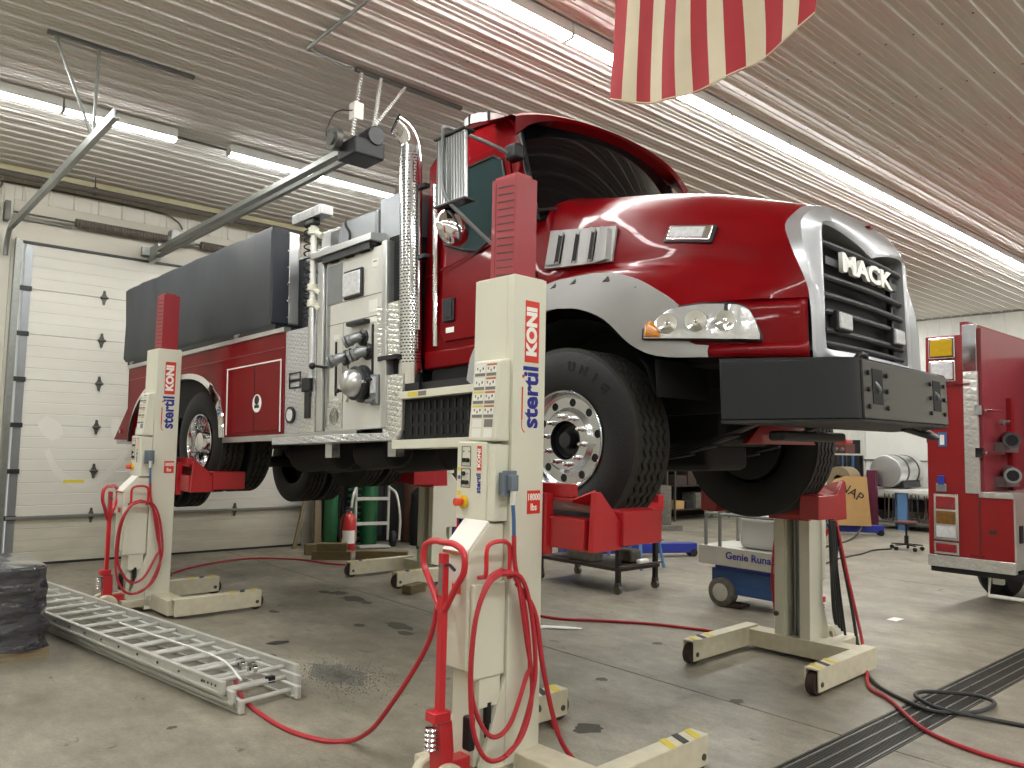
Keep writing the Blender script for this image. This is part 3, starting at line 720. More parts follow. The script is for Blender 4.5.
# hood vent, marker lights
for s in (-1, 1):
    v = MB()
    def vp(b, c, o=0): return (s*(interp([(1.6, .955), (1.75, .925), (1.9, .885), (2.0, .86)], c)+o+max(0, b-.08)*.23), b, c)
    for k in range(3):
        b0, b1 = .335-k*.125, .335-(k+1)*.125
        for o, bb in ((.03, b0),): pass
        t0, t1 = 1.955-k*.012, 1.945-k*.012; l0, l1 = 1.715-k*.012, 1.705-k*.012
        v.grid([[vp(b0, l0, .012), vp(b0, t0, .012)], [vp(b0-.07, l0, .03), vp(b0-.07, t0, .03)], [vp(b0-.105, l0-.002, .035), vp(b0-.105, t0-.02, .035)], [vp(b0-.115, l0, .0), vp(b0-.115, t0-.03, .0)]])
    v.grid([[vp(-.04, 1.675, .012), vp(-.04, 1.92, .012)], [vp(-.07, 1.672, .034), vp(-.07, 1.915, .034)], [vp(-.135, 1.68, .03), vp(-.12, 1.895, .03)], [vp(-.165, 1.685, .0), vp(-.15, 1.875, .0)]])
    vt = v.build('hood_vent', 'gray_plastic', T, smooth=40)
    d = MB()
    for k in range(3):
        b0 = .335-k*.125
        d.grid([[vp(b0-.118, 1.715-k*.012, .020), vp(b0-.118, 1.915-k*.012, .020)], [vp(b0-.08, 1.715-k*.012, .034), vp(b0-.08, 1.92-k*.012, .034)]])
        d.grid([[vp(b0-.112, 1.725-k*.012, .037), vp(b0-.112, 1.905-k*.012, .037)], [vp(b0-.085, 1.725-k*.012, .0365), vp(b0-.085, 1.912-k*.012, .0365)]])
    d.build('vent_slot', 'black_matte', vt, smooth=0)
    fr = MB()
    fr.grid([[vp(.345, 1.70, .004), vp(.345, 1.97, .004)], [vp(-.17, 1.665, .004), vp(-.17, 1.90, .004)]]).build('vent_frame', 'gray_plastic', vt, smooth=0, solid=.02)
    ml = MB(); M = Matrix.Translation((s*.872, -.69, 1.735)) @ Matrix.Rotation(s*R(-5), 4, 'Z') @ Matrix.Rotation(s*R(-18), 4, 'Y') @ Matrix.Rotation(R(12), 4, 'X')
    ml.box(-.03, -.145, -.05, .03, .145, .05, M); mk = ml.build('marker_light', 'chrome', T, bevel=.01)
    MB().box(-.036, -.10, -.036, .036, .125, .036, M).build('marker_lens', 'lens_white', mk, bevel=.008)
    MB().box(-.02, -.16, -.062, .02, .16, .055, M).build('marker_gasket', 'black_plastic', mk, bevel=.01)

# ---- bumper
pl = [(-1.2, -1.03), (-.90, -1.37), (-.86, -1.415), (-.82, -1.457), (-.78, -1.493), (-.74, -1.52), (-.69, -1.537), (-.64, -1.543)]; pl += [(-x, y) for x, y in pl[::-1]]
inn = [(1.14, -1.0), (.72, -1.44), (-.72, -1.44), (-1.14, -1.0)]
bp = MB().prism(pl+inn, 2, .63, .945).build('bumper', 'bumper_black', T, bevel=.012)
MB().prism([(-.68, -1.548), (.68, -1.548), (.68, -1.53), (-.68, -1.53)], 2, .64, .94).build('face_reflection', 'bumper_face_reflect', bp, bevel=.003)  # thin sheet holding the painted reflection of the front
MB().prism(pl+[(.9, -1.0), (-.9, -1.0)], 2, .935, .948).build('bumper_top', 'bumper_black', bp)
MB().prism([(x*1.003, y-.004) for x, y in pl]+[(1.17, -1.02), (-1.17, -1.02)], 2, .618, .632).build('lower_lip', 'chassis_black', bp)
for a in (-.49, .48):
    bx('tow_pocket', 'black_matte', bp, a-.07, -1.551, .715, a+.07, -1.545, .90)
    MB().tube(smooth_path([(a-.05, -1.52, .86), (a, -1.556, .80), (a+.05, -1.52, .76)]), .012, 8).build('tow_hook', 'steel_gray', bp)
    for da in (-.16, .16):
        for dc in (.70, .79, .875):
            MB().cyl((a+da*.8, -1.543, dc), (a+da*.8, -1.560, dc), .013, n=8).build('bolt', 'black_plastic', bp)
MB().prism([(-.30, .63), (.30, .63), (.26, .75), (-.3, .75)], 1, -1.5535, -1.545).build('reflective_patch', 'purple_cart', bp) if False else None
MB().tube(smooth_path([(-.52, -1.44, .95), (-.50, -1.47, .985), (-.44, -1.475, .985), (-.40, -1.46, .95)]), .016, 8).build('tow_eye', 'chassis_gray', T)

# ---- cab
CP = [(1.62, 1.22), (.62, 1.22), (.50, 1.6), (.44, 2.10), (.63, 2.77), (.75, 2.89), (1.1, 2.92), (1.42, 2.885), (1.62, 2.76)]
def taper(c): return 1.02 if c < 2.05 else 1.02-.10*((c-2.05)/.9)
rows = []
for s in (-1, -.985, .985, 1):
    k = .04 if abs(s) == 1 else 0
    row = []
    for b, c in CP:
        cb, cc = 1.0, 2.0
        row.append((s*taper(c), b+(cb-b)*k, c+(cc-c)*k))
    rows.append(row)
m = MB().grid(rows, closed=True); n = len(CP)
m.f.append(tuple(range(n))); m.f.append(tuple(range(3*n, 4*n)))
cab = m.build('cab', 'red_paint', T, smooth=50)
# roof crown
rows = []
for i in range(13):
    a = -.93+1.86*i/12; h = .045*(1-(a/.93)**2)
    rows.append([(a, .65, 2.81+.3*h), (a, .77, 2.895+h), (a, 1.1, 2.925+h), (a, 1.45, 2.88+h), (a, 1.6, 2.765)])
MB().grid(rows).build('roof', 'red_paint', cab, smooth=60)
# windshield: bowed glass between the pillars
rows = []
for i in range(17):
    t = -1+2*i/16; a = t*.97; bow = .17*(1-t*t)
    rows.append([(a*1.0, .43-bow, 2.06), (a*.99, .50-bow, 2.33), (a*.98, .57-bow, 2.60), (a*.965, .63-bow, 2.85-.04*t*t)])
ws = MB().grid(rows).build('windshield', 'glass_dark', cab, smooth=60)
for t in (-.97, .97):
    MB().tube([(t, .43, 2.05), (t*.99, .50, 2.33), (t*.98, .57, 2.60), (t*.965, .63, 2.81)], .022, 8).build('windshield_seal', 'black_plastic', cab)
rows = []
for i in range(17):
    t = -1+2*i/16; a = t*.955; bow = .15*(1-t*t)
    rows.append([(a*.94, .44-bow, 2.0), (a*.94, .43-bow, 2.07), (a*.94, .50-bow, 2.08)])
MB().grid(rows).build('cowl', 'black_plastic', cab, smooth=50)
for a0 in (-.55, .15):
    MB().tube([(a0, .37, 2.09), (a0-.3, .42, 2.16)], .012, 6).tube([(a0-.5, .40, 2.10), (a0+.05, .36, 2.24)], .010, 6).build('wiper', 'black_plastic', cab)
# sun visor
rows = []
for i in range(25):
    t = -1+2*i/24; a = t*1.075; q = abs(t)
    ct = 2.925-.06*q*q-.05*q**6; bf = .38+.14*q*q
    drop = .004+.012*q**2+.11*q**8
    rows.append([(a*.95, .88, 2.91-.03*q), (a*.98, .66, ct+.012), (a*.99, bf+.05, ct), (a, bf, ct-.03), (a*.99, bf+.015, ct-.04-drop), (a*.98, .52-.11*(1-q*q), ct-.045-drop*.8), (a*.96, .64-.16*(1-q*q), 2.85-.03*q)])
vz = MB().grid(rows).build('sun_visor', 'red_paint', cab, smooth=50)
for s in (-1, 1):
    # door skin, slightly proud, with its window
    dpoly = [(.56, 1.32), (.56, 2.02), (.62, 2.30), (.70, 2.60), (.80, 2.69), (1.34, 2.67), (1.37, 2.60), (1.37, 1.42), (1.32, 1.32)]
    rows = [[(s*(taper(c)+.014), b, c) for b, c in dpoly], [(s*(taper(c)-.01), b, c) for b, c in dpoly]]
    dm = MB().grid([list(map(Vector, r)) for r in rows], closed=True); dm.f.append(tuple(range(len(dpoly))))
    door = dm.build('cab_door', 'red_paint', T, bevel=.006)
    wp = [(.62, 2.07), (.67, 2.30), (.75, 2.56), (.84, 2.62), (1.30, 2.60), (1.31, 2.05), (1.10, 1.97), (.95, 1.93), (.78, 2.0)]
    wv = [(s*(taper(c)+.017), b, c) for b, c in wp]
    MB().add(wv, [tuple(range(len(wv)))]).build('side_window', 'glass_side' if s < 0 else 'glass_dark', door, smooth=0)
    MB().tube([Vector(v)+Vector((s*.002, 0, 0)) for v in wv], .013, 6, closed=True).build('window_seal', 'black_plastic', door)
    bx('door_handle', 'black_plastic', door, s*1.04-.012, 1.20, 1.46, s*1.04+.012, 1.33, 1.64, bevel=.02)
    bx('handle_recess', 'chassis_gray', door, s*1.054-.004, 1.22, 1.49, s*1.054+.004, 1.28, 1.61, bevel=.01)
    bx('door_emblem', 'lettering_white', door, s*1.037-.003, 1.21, 1.38, s*1.037+.003, 1.30, 1.42, bevel=.002)
    MB().prism([(1.37, 1.86), (.56, 1.99), (.56, 2.0), (1.37, 1.87)], 0, s*1.034, s*1.04).build('crease_line', 'red_paint', door)
    MB().prism([(1.42, 1.86), (1.56, 1.84), (1.56, 1.85), (1.42, 1.87)], 0, s*1.02, s*1.026).build('crease_line', 'red_paint', cab)
    riv = MB()
    for k in range(12): riv.sphere((s*1.022, 1.43, 1.36+k*.05), .007, 6, 4)
    riv.build('rivets', 'red_paint', cab)
MB().prism([(.44, .53), (.47, 1.9), (.44, 2.05), (.47, 2.05), (.60, 1.9), (.60, .9)], 0, -1.0, -.955).build('cowl_side', 'black_plastic', cab) if False else None
bx('cab_sill', 'red_paint', T, -1.03, .62, 1.13, 1.03, 1.57, 1.27, bevel=.02)
# roof beacon and marker lamps
bc = MB().cyl((-.75, 1.15, 2.87), (-.75, 1.15, 2.97), .10, .17, 20).build('roof_beacon', 'red_dark_panel', T)
MB().lathe([(3.05, .17), (3.05, .18), (3.12, .175), (3.13, .1), (3.13, 0)], 2, (-.75, 1.15, -.08), 24).build('beacon_lens', 'lens_clear', bc)
for k in range(6):
    a = PI+k*PI/3.5; MB().box(-.75+.176*math.cos(a)-.008, 1.15+.176*math.sin(a)-.008, 2.965, -.75+.176*math.cos(a)+.008, 1.15+.176*math.sin(a)+.008, 3.045).build('beacon_post', 'black_plastic', bc)
MB().sphere((-.80, .74, 2.86), .06, 12, 8, (1, 1.4, .6)).build('cab_marker_lamp', 'lens_yellow', T)
for a in (-.36, 0, .36, .72): MB().sphere((a, .62, 2.90), .045, 12, 8, (1, 1.4, .6)).build('cab_marker_lamp', 'lens_yellow', T)
# mirror on its bracket (near side and far side)
for s in (-1, 1):
    mr = MB().box(s*1.42-.05, .60, 2.14, s*1.42+.02*s, .89, 2.60).build('mirror', 'brushed', T, bevel=.01)
    MB().tube(smooth_path([(s*1.0, .56, 2.50), (s*1.2, .62, 2.57), (s*1.42, .76, 2.655), (s*1.48, .79, 2.66), (s*1.495, .79, 2.60), (s*1.495, .78, 2.22), (s*1.40, .70, 2.05), (s*1.2, .60, 1.86), (s*1.04, .50, 1.72)], 6), .014, 8).build('mirror_arm', 'chrome' if s > 0 else 'steel_gray', mr)
    bx('arm_mount', 'black_plastic', mr, s*1.05-.05, .50, 2.48, s*1.05+.05, .62, 2.60, bevel=.03)
    bx('arm_mount', 'black_plastic', mr, s*1.06-.06, .44, 1.66, s*1.06+.06, .58, 1.78, bevel=.03)
    bx('lower_mount', 'black_plastic', mr, s*1.02-.03, .40, 1.46, s*1.02+.03, .56, 1.70, bevel=.03)
    ribs = MB()
    for k in range(11): ribs.box(s*1.473-.002, .613+k*.026, 2.15, s*1.473+.003, .618+k*.026, 2.59)
    ribs.build('mirror_rib', 'steel_gray', mr)
    for z in (2.135, 2.605): bx('mirror_cap', 'black_plastic', mr, s*1.43-.055, .59, z-.006, s*1.43+.045, .90, z+.006)
    cv = MB().sphere((s*1.40, .80, 2.0), .145, 24, 12, (1, .42, .9)).build('convex_mirror', 'chrome', mr, smooth=80)
    MB().cyl((s*1.40, .80, 2.10), (s*1.42, .78, 2.15), .018).build('mirror_stalk', 'black_plastic', mr)

# ---- exhaust stack
ex = bpy.data.objects.new('exhaust_stack', MB().lathe([(0, .088), (1.74, .088)], 2, n=36).mesh('exhaust_stack', 'perforated', 40)); COL.objects.link(ex); ex.parent = T; ex.location = (-1.10, 1.64, 1.08)
MB().lathe([(-.06, .0), (-.06, .084), (1.80, .084)], 2, n=28).build('pipe', 'alu', ex)
MB().lathe([(-.06, .092), (.10, .092)], 2, n=28).build('collar', 'chrome', ex)
arc = [(-.16*(1-math.cos(R(a))), .05*(1-math.cos(R(a))), 1.74+.04+.20*math.sin(R(a))) for a in range(0, 78, 7)]
el = [(0, 0, 1.70)]+arc
MB().tube(el, .080, 28, cap=False).build('elbow', 'chrome', ex)
ee = MB(); ee.tube(el[:-1], .074, 24, cap=True); ee.build('bore', 'black_matte', ex)
MB().box(-.02, -.09-.02, .35, .0, -.086, 1.5).tube([(-.06, -.085, .62), (-.06, -.085, 1.7)], .014, 8).build('grab_rail', 'chrome', ex)
for c in (.9, 1.45): MB().box(0, -.17, c, .05, -.07, c+.03).build('clamp', 'black_plastic', ex)
MB().tube([(-1.02, 1.44, 1.3), (-1.02, 1.44, 2.55)], .022, 10).build('grab_handle', 'chrome', T)
bx('stack_stand', 'black_plastic', T, -1.18, 1.44, .96, -1.0, 1.76, 1.02)
# ---- battery box and steps under the cab
sb = bx('step_box', 'black_matte', T, -1.17, .60, .60, -.7, 1.64, .90, bevel=.01)
for r_ in range(3):
    for k in range(13): bx('step_louver', 'black_plastic', sb, -1.18, .68+k*.07, .635+r_*.09, -1.168, .70+k*.07, .695+r_*.09)
bx('upper_tread', 'cream', sb, -1.24, .60, .90, -.9, 1.60, .955, bevel=.004)
bx('tread_label', 'yellow_sticker', sb, -1.2415, 1.38, .912, -1.2395, 1.49, .945)
bx('tread_label', 'gray_sticker', sb, -1.2415, 1.28, .912, -1.2395, 1.37, .945)
bx('lower_tread', 'cream', sb, -1.26, .60, .535, -.9, 1.66, .60, bevel=.004)
bx('step_shelf', 'chassis_gray', sb, -1.15, .60, .96, -.9, 1.55, 1.02)
# ---- tank body
arch = [(4.54, .70), (4.58, .92), (4.72, 1.12), (4.95, 1.27), (5.25, 1.345), (5.6, 1.36), (6.0, 1.36), (6.35, 1.33), (6.65, 1.23), (6.88, 1.05), (7.0, .85), (7.03, .72)]
arch = [(p.x, p.y) for p in smooth_path([(b, c, 0) for b, c in arch], 3)]
side = [(3.31, .70), (3.31, 1.62), (7.13, 1.63), (7.13, 1.14), (7.58, .76), (7.10, .74)]+arch[::-1]
body = MB().box(-1.17, 3.33, .95, 1.17, 7.1, 1.6).build('tank_body', 'black_matte', T)
for s in (-1, 1):
    sp = MB().prism(side, 0, s*1.22, s*1.17).build('body_side', 'red_paint', body, smooth=30)
    # polished wheel-arch trim
    MB().grid([[(s*1.215, b, c) for b, c in arch], [(s*1.25, b, c) for b, c in arch], [(s*1.25, b+(b-5.75)*.0, c) for b, c in arch]][:2]).grid([[(s*1.25, b, c) for b, c in arch], [(s*1.235, 5.78+(b-5.78)*1.045, .70+(c-.70)*1.085) for b, c in arch], [(s*1.222, 5.78+(b-5.78)*1.05, .70+(c-.70)*1.09) for b, c in arch]]).build('arch_trim', 'chrome', sp)
    MB().box(s*1.205-.03, 2.16, .64, s*1.205+.045, 4.50, .70).build('lower_trim', 'alu', sp, bevel=.008)
    MB().box(s*1.2-.04, 3.31, 1.62, s*1.2+.035, 7.14, 1.665).build('top_rail', 'brushed', sp, bevel=.006)
    MB().box(s*1.222-.004, 3.31, 1.475, s*1.222+.004, 7.12, 1.482).build('belt_seam', 'red_dark_panel', sp)
    # compartment doors with pale beading
    d = MB().box(s*1.222-.006, 3.38, .735, s*1.222+.006, 4.41, 1.36).build('compartment_door', 'red_paint', sp, bevel=.004)
    MB().box(s*1.229-.003, 4.415, .72, s*1.229+.003, 4.43, 1.375).box(s*1.229-.003, 3.36, 1.365, s*1.229+.003, 4.43, 1.378).box(s*1.229-.003, 3.36, .72, s*1.229+.003, 3.373, 1.375).build('door_beading', 'lettering_white', d)
    MB().box(s*1.2285-.002, 3.855, .735, s*1.2285+.002, 3.862, 1.36).build('door_gap', 'black_matte', d)
    MB().cyl((s*1.226, 3.80, 1.0), (s*1.232, 3.80, 1.0), .085, n=28).build('round_badge', 'lettering_white', d)
    MB().cyl((s*1.232, 3.80, 1.03), (s*1.233, 3.80, 1.03), .045, n=14).box(s*1.2325-.001, 3.755, .955, s*1.2325+.001, 3.845, .985).build('badge_mark', 'black_ink', d)
    bx('mud_flap', 'black_plastic', sp, s*1.2-.01, 7.06, .55, s*.75, 7.09, .85) if False else None
    MB().cyl((s*1.21, 7.35, .86), (s*1.235, 7.35, .86), .03, n=16).build('side_marker', 'lens_red', sp)
MB().box(-1.22, 7.08, .9, 1.22, 7.14, 1.63).build('body_rear', 'red_paint', body)
MB().box(-1.18, 7.1, .70, 1.18, 7.6, .76).build('tailboard', 'diamond_plate', body)
MB().box(-.85, 3.4, 1.6, .85, 7.0, 2.45).build('water_tank', 'steel_gray', T, bevel=.03)
bx('body_front_plate', 'black_matte', body, -1.16, 3.25, .9, 1.16, 3.33, 1.6)
# folding dump tank in its black cover
rows = []
for i in range(25):
    b = 3.58+(7.28-3.58)*i/24; w = .012*math.sin(i*1.3)+.008*math.sin(i*3.1)
    rows.append([(-1.05, b, 1.735), (-1.21+w*.3, b, 1.72), (-1.235+w, b, 1.76), (-1.235-w*.5, b, 2.2), (-1.235+w, b, 2.62), (-1.21, b, 2.66+w*.4), (-1.05, b, 2.66)])
m = MB().grid(rows); m.f += [tuple(range(7)), tuple(24*7+k for k in range(7))]
ft = m.build('folding_tank', 'tarp', T, smooth=40)
bx('cover_end', 'tarp_edge', ft, -1.232, 3.555, 1.735, -1.055, 3.585, 2.655, bevel=.01)
riv = MB()
for k in range(6): riv.sphere((-1.075, 3.55, 1.80+k*.16), .012, 8, 5)
riv.build('rivets', 'alu', ft)
bx('end_plate', 'brushed', ft, -1.055, 3.57, 1.74, -.94, 3.60, 2.64, bevel=.02)
bx('cover_seam', 'tarp_edge', ft, -1.252, 3.6, 2.03, -1.24, 7.2, 2.04) if False else None
bx('carrier_tray', 'black_plastic', ft, -1.22, 3.5, 1.672, -.9, 7.2, 1.72)
for b in (4.2, 5.6, 7.0):
    MB().cyl((-1.20, b, 1.70), (-1.20, b+.12, 1.70), .022).box(-1.23, b+.02, 1.672, -1.17, b+.1, 1.70).build('tray_latch', 'steel_gray', ft)
bx('tank_strap', 'lettering_white', ft, -1.10, 4.55, 2.66, -1.06, 4.75, 2.70, bevel=.015)
# ---- diamond plate front of the body, with gauge
dp = bx('diamond_panel', 'diamond_plate', T, -1.215, 2.80, .66, -1.15, 3.31, 1.62)
MB().cyl((-1.215, 3.19, .86), (-1.235, 3.19, .86), .075, n=28).build('gauge_ring', 'black_plastic', dp)
MB().cyl((-1.235, 3.19, .86), (-1.238, 3.19, .86), .052, n=24).build('gauge_face', 'lens_white', dp)
for (c0, c1) in ((1.10, 1.16), (1.17, 1.23)): MB().tube([(-1.222, 3.04, c0), (-1.222, 3.04, c1), (-1.222, 3.22, c1), (-1.222, 3.22, c0)], .007, 6, closed=True).build('label_holder', 'black_plastic', dp)
bx('bright_plate', 'diamond_bright', dp, -1.22, 2.80, .68, -1.214, 3.02, 1.0)
bx('latch_plate', 'black_plastic', dp, -1.235, 2.86, .82, -1.212, 2.95, 1.12, bevel=.006)
bx('latch_head', 'black_plastic', dp, -1.25, 2.84, 1.05, -1.212, 2.98, 1.17, bevel=.01)
# ---- pump panel
pp = bx('pump_panel', 'steel_panel', T, -1.19, 1.84, .70, -1.10, 2.68, 2.14)
for b0, b1 in ((2.70, 2.79), (1.80, 1.86)): bx('panel_post', 'brushed', pp, -1.215, b0, .70, -1.10, b1, 2.16, bevel=.008)
bx('side_return', 'brushed', pp, -1.19, 2.62, .72, -1.185, 2.69, 2.1)
for c in (1.585, 1.76): bx('panel_seam', 'gray_sticker', pp, -1.1915, 1.86, c, -1.1895, 2.66, c+.006)
bx('panel_seam', 'gray_sticker', pp, -1.1915, 2.42, .72, -1.1895, 2.426, 1.585)
bx('panel_shade', 'steel_gray', pp, -1.1935, 2.44, 1.77, -1.190, 2.66, 2.1)
bx('floodlight_bezel', 'chassis_gray', pp, -1.215, 2.13, 1.77, -1.188, 2.40, 2.01, bevel=.03)
bx('floodlight', 'lens_white', pp, -1.225, 2.15, 1.79, -1.20, 2.40, 1.99, bevel=.02)
bx('panel_notice', 'white_sticker', pp, -1.1925, 1.94, 1.98, -1.1905, 2.02, 2.05); bx('notice_mark', 'gray_sticker', pp, -1.193, 1.955, 2.02, -1.191, 2.005, 2.03)
bx('panel_notice', 'white_sticker', pp, -1.1925, 1.95, 1.62, -1.1905, 2.06, 1.72)
# discharge outlets: elbow, coupling and cap
def outlet(b, c, r, cap):
    o = MB().lathe([(-1.19, r*1.6), (-1.205, r*1.6), (-1.21, r*1.1), (-1.23, r*1.05)], 0, (0, b, c), 24).build('discharge_outlet', 'brass_dull', pp)
    q = MB().tube(smooth_path([(-1.22, b, c), (-1.245, b+.008, c-.004), (-1.265, b+.025, c-.012), (-1.28, b+.045, c-.022)], 4), r, 16)
    q.build('elbow', 'steel_gray', o)
    d = Vector((-.5, .75, -.35)).normalized(); p = Vector((-1.276, b+.04, c-.02))
    MB().cyl(p, p+d*.03, r*1.2, n=18).cyl(p+d*.04, p+d*.065, r*1.2, n=18).build('coupling', 'steel_gray', o, bevel=.004)
    if cap: MB().cyl(p+d*.064, p+d*.066, r*.9, n=18).build('outlet_mouth', 'black_matte', o)
    for k in (-1, 1): MB().cyl((-1.235, b+k*r*1.0, c), (-1.235, b+k*r*1.5, c+.02), .010).sphere((-1.235, b+k*r*1.6, c+.02), .015, 8, 6).build('coupling_lug', 'brass_dull', o)
outlet(2.13, 1.43, .042, True); outlet(2.36, 1.29, .042, True); outlet(2.06, 1.31, .042, True)
bx('preconnect_bar', 'black_plastic', pp, -1.25, 2.04, 1.535, -1.19, 2.30, 1.57, bevel=.008)
for b, c0, c1 in ((2.52, .99, 1.44), (2.0, 1.04, 1.52)):
    bx('control_slot', 'black_plastic', pp, -1.20, b-.010, c0, -1.188, b+.010, c1)
    bx('slot_label', 'white_sticker', pp, -1.1925, b-.04, c1+.02, -1.1905, b+.04, c1+.06); bx('slot_label', 'white_sticker', pp, -1.1925, b-.04, c0-.07, -1.1905, b+.04, c0-.02)
MB().cyl((-1.19, 2.66, 1.24), (-1.28, 2.72, 1.25), .012).sphere((-1.29, 2.73, 1.25), .03, 10, 8).build('control_knob', 'black_plastic', pp)
for b, c in ((2.40, 1.02), (2.30, 1.02), (2.05, 1.08), (1.96, 1.08), (2.22, 1.33), (2.12, 1.33)):
    MB().cyl((-1.19, b, c), (-1.25, b, c), .010).sphere((-1.255, b, c), .02, 10, 6).build('drain_knob', 'black_plastic', pp)
# big suction intake with its domed cap
it = MB().lathe([(-1.19, .15), (-1.20, .15), (-1.205, .12), (-1.245, .115), (-1.245, .135), (-1.27, .135), (-1.275, .105)], 0, (0, 2.14, 1.06), 36).build('suction_intake', 'brass_dull', pp)
MB().lathe([(-1.27, .108), (-1.30, .108), (-1.33, .10), (-1.36, .07), (-1.37, .03), (-1.372, 0)], 0, (0, 2.14, 1.06), 32).build('intake_cap', 'brushed', it)
for an in (60, 180, 300):
    q = Vector((0, math.cos(R(an)), math.sin(R(an)))); c0 = Vector((-1.28, 2.14, 1.06))
    MB().tube([c0+q*.10, c0+q*.165], .013, 8).build('cap_lug', 'chrome', it)
bx('control_box', 'steel_gray', pp, -1.225, 1.90, .88, -1.19, 2.0, 1.12, bevel=.012)
bx('box_window', 'lens_white', pp, -1.23, 1.915, .97, -1.222, 1.985, 1.10, bevel=.004)
MB().cyl((-1.235, 2.02, .91), (-1.235, 1.92, .91), .017).build('box_valve', 'steel_gray', pp)
MB().cyl((-1.19, 2.54, .82), (-1.194, 2.54, .82), .07, n=20).build('round_plate', 'gray_sticker', pp)
bx('lower_plate', 'diamond_bright', pp, -1.194, 2.43, .72, -1.189, 2.64, .95)
# housing behind the pump panel and the light hood above
bx('pump_house', 'steel_gray', T, -1.1, 1.84, .95, 1.1, 2.8, 2.2, bevel=.01)
hd = MB().prism([(-1.25, 2.19), (-1.25, 2.245), (-1.0, 2.28), (-1.0, 2.19)], 1, 1.96, 2.92).build('panel_hood', 'brushed', T, bevel=.004)
bx('hood_underside', 'black_plastic', hd, -1.23, 2.0, 2.13, -1.12, 2.70, 2.188)
for k in range(3): bx('hood_lamp', 'black_matte', hd, -1.22, 2.05+k*.22, 2.12, -1.17, 2.17+k*.22, 2.15, bevel=.01)
# diamond plates between panel and exhaust, with the dark hose bay
bx('upper_tread_plate', 'diamond_bright', T, -1.20, 1.66, 1.25, -1.17, 1.93, 1.66)
bx('bay_lip', 'chassis_gray', T, -1.22, 1.66, 1.215, -1.10, 1.90, 1.25)
bx('hose_bay', 'black_matte', T, -1.14, 1.66, .7, -.5, 1.86, 2.2)
lt = MB().prism([(1.60, 1.10), (1.86, 1.10), (1.86, .60), (1.68, .60), (1.62, .68)], 0, -1.20, -1.17).build('lower_tread_plate', 'diamond_bright', T, bevel=.004)
# running board with its cut corner
MB().prism([(-1.34, 3.30), (-1.34, 2.14), (-1.18, 1.72), (-1.05, 1.72), (-1.05, 3.30)], 2, .60, .66).build('running_board', 'diamond_plate', T, bevel=.004)
MB().prism([(-1.34, 2.16), (-1.175, 1.74), (-1.17, 1.76), (-1.33, 2.18)], 2, .66, .70).build('board_lip', 'diamond_plate', T) if False else None
# ---- light tower beside the panel
lm = MB().cyl((-1.22, 2.86, 1.16), (-1.22, 2.86, 1.80), .035, n=14).build('light_tower', 'brushed', T)
MB().cyl((-1.22, 2.86, 1.80), (-1.22, 2.86, 2.52), .028, n=14).build('upper_mast', 'white_paint', lm)
for c in (1.78, 1.92, 2.42): MB().cyl((-1.22, 2.86, c), (-1.22, 2.86, c+.06), .05, n=12).cyl((-1.22, 2.86, c+.03), (-1.20, 2.76, c-.03), .026, n=10).build('mast_clamp', 'cream', lm, bevel=.006)
MB().tube([(-1.25+.035*math.cos(k*.9), 2.895+.035*math.sin(k*.9), 1.66+k*.009) for k in range(95)], .007, 5).build('coil_cord', 'black_plastic', lm)
bx('lamp_bracket', 'black_plastic', lm, -1.26, 2.80, 2.50, -1.18, 2.95, 2.56, bevel=.02)
lh = bx('lamp_head', 'brushed', lm, -1.27, 2.66, 2.56, -1.15, 3.14, 2.645, bevel=.006)
for b in (2.78, 3.02): MB().cyl((-1.27, b, 2.60), (-1.276, b, 2.60), .03, n=14).build('lamp', 'lens_white', lm)
bx('lamp_lens', 'lens_clear', lm, -1.274, 2.69, 2.575, -1.27, 3.11, 2.63)
# steel boxes above the pump house
bx('upright_plate', 'brushed', T, -.84, 3.05, 1.6, -.80, 3.35, 2.62, bevel=.01)
bx('hose_bed_side', 'steel_gray', T, -1.12, 2.06, 2.24, -1.06, 2.60, 2.50, bevel=.03)
bx('hose_bed_side', 'steel_gray', T, -1.10, 2.62, 2.24, -1.04, 2.80, 2.47, bevel=.03)
bx('hose_bed', 'steel_gray', T, -.95, 1.9, 2.2, .95, 3.3, 2.42, bevel=.02)
MB().tube(smooth_path([(-1.11, 2.52, 2.50), (-1.125, 2.50, 2.44), (-1.125, 2.44, 2.36), (-1.125, 2.45, 2.26)], 4), .012, 6).build('rubber_strap', 'black_plastic', T)
bx('relay_cabinet', 'steel_gray', T, -1.10, 1.68, 2.16, -.5, 2.04, 2.56, bevel=.005)
bx('tank_fill_tower', 'steel_gray', T, -.6, 3.2, 2.4, .6, 3.9, 2.6, bevel=.02)
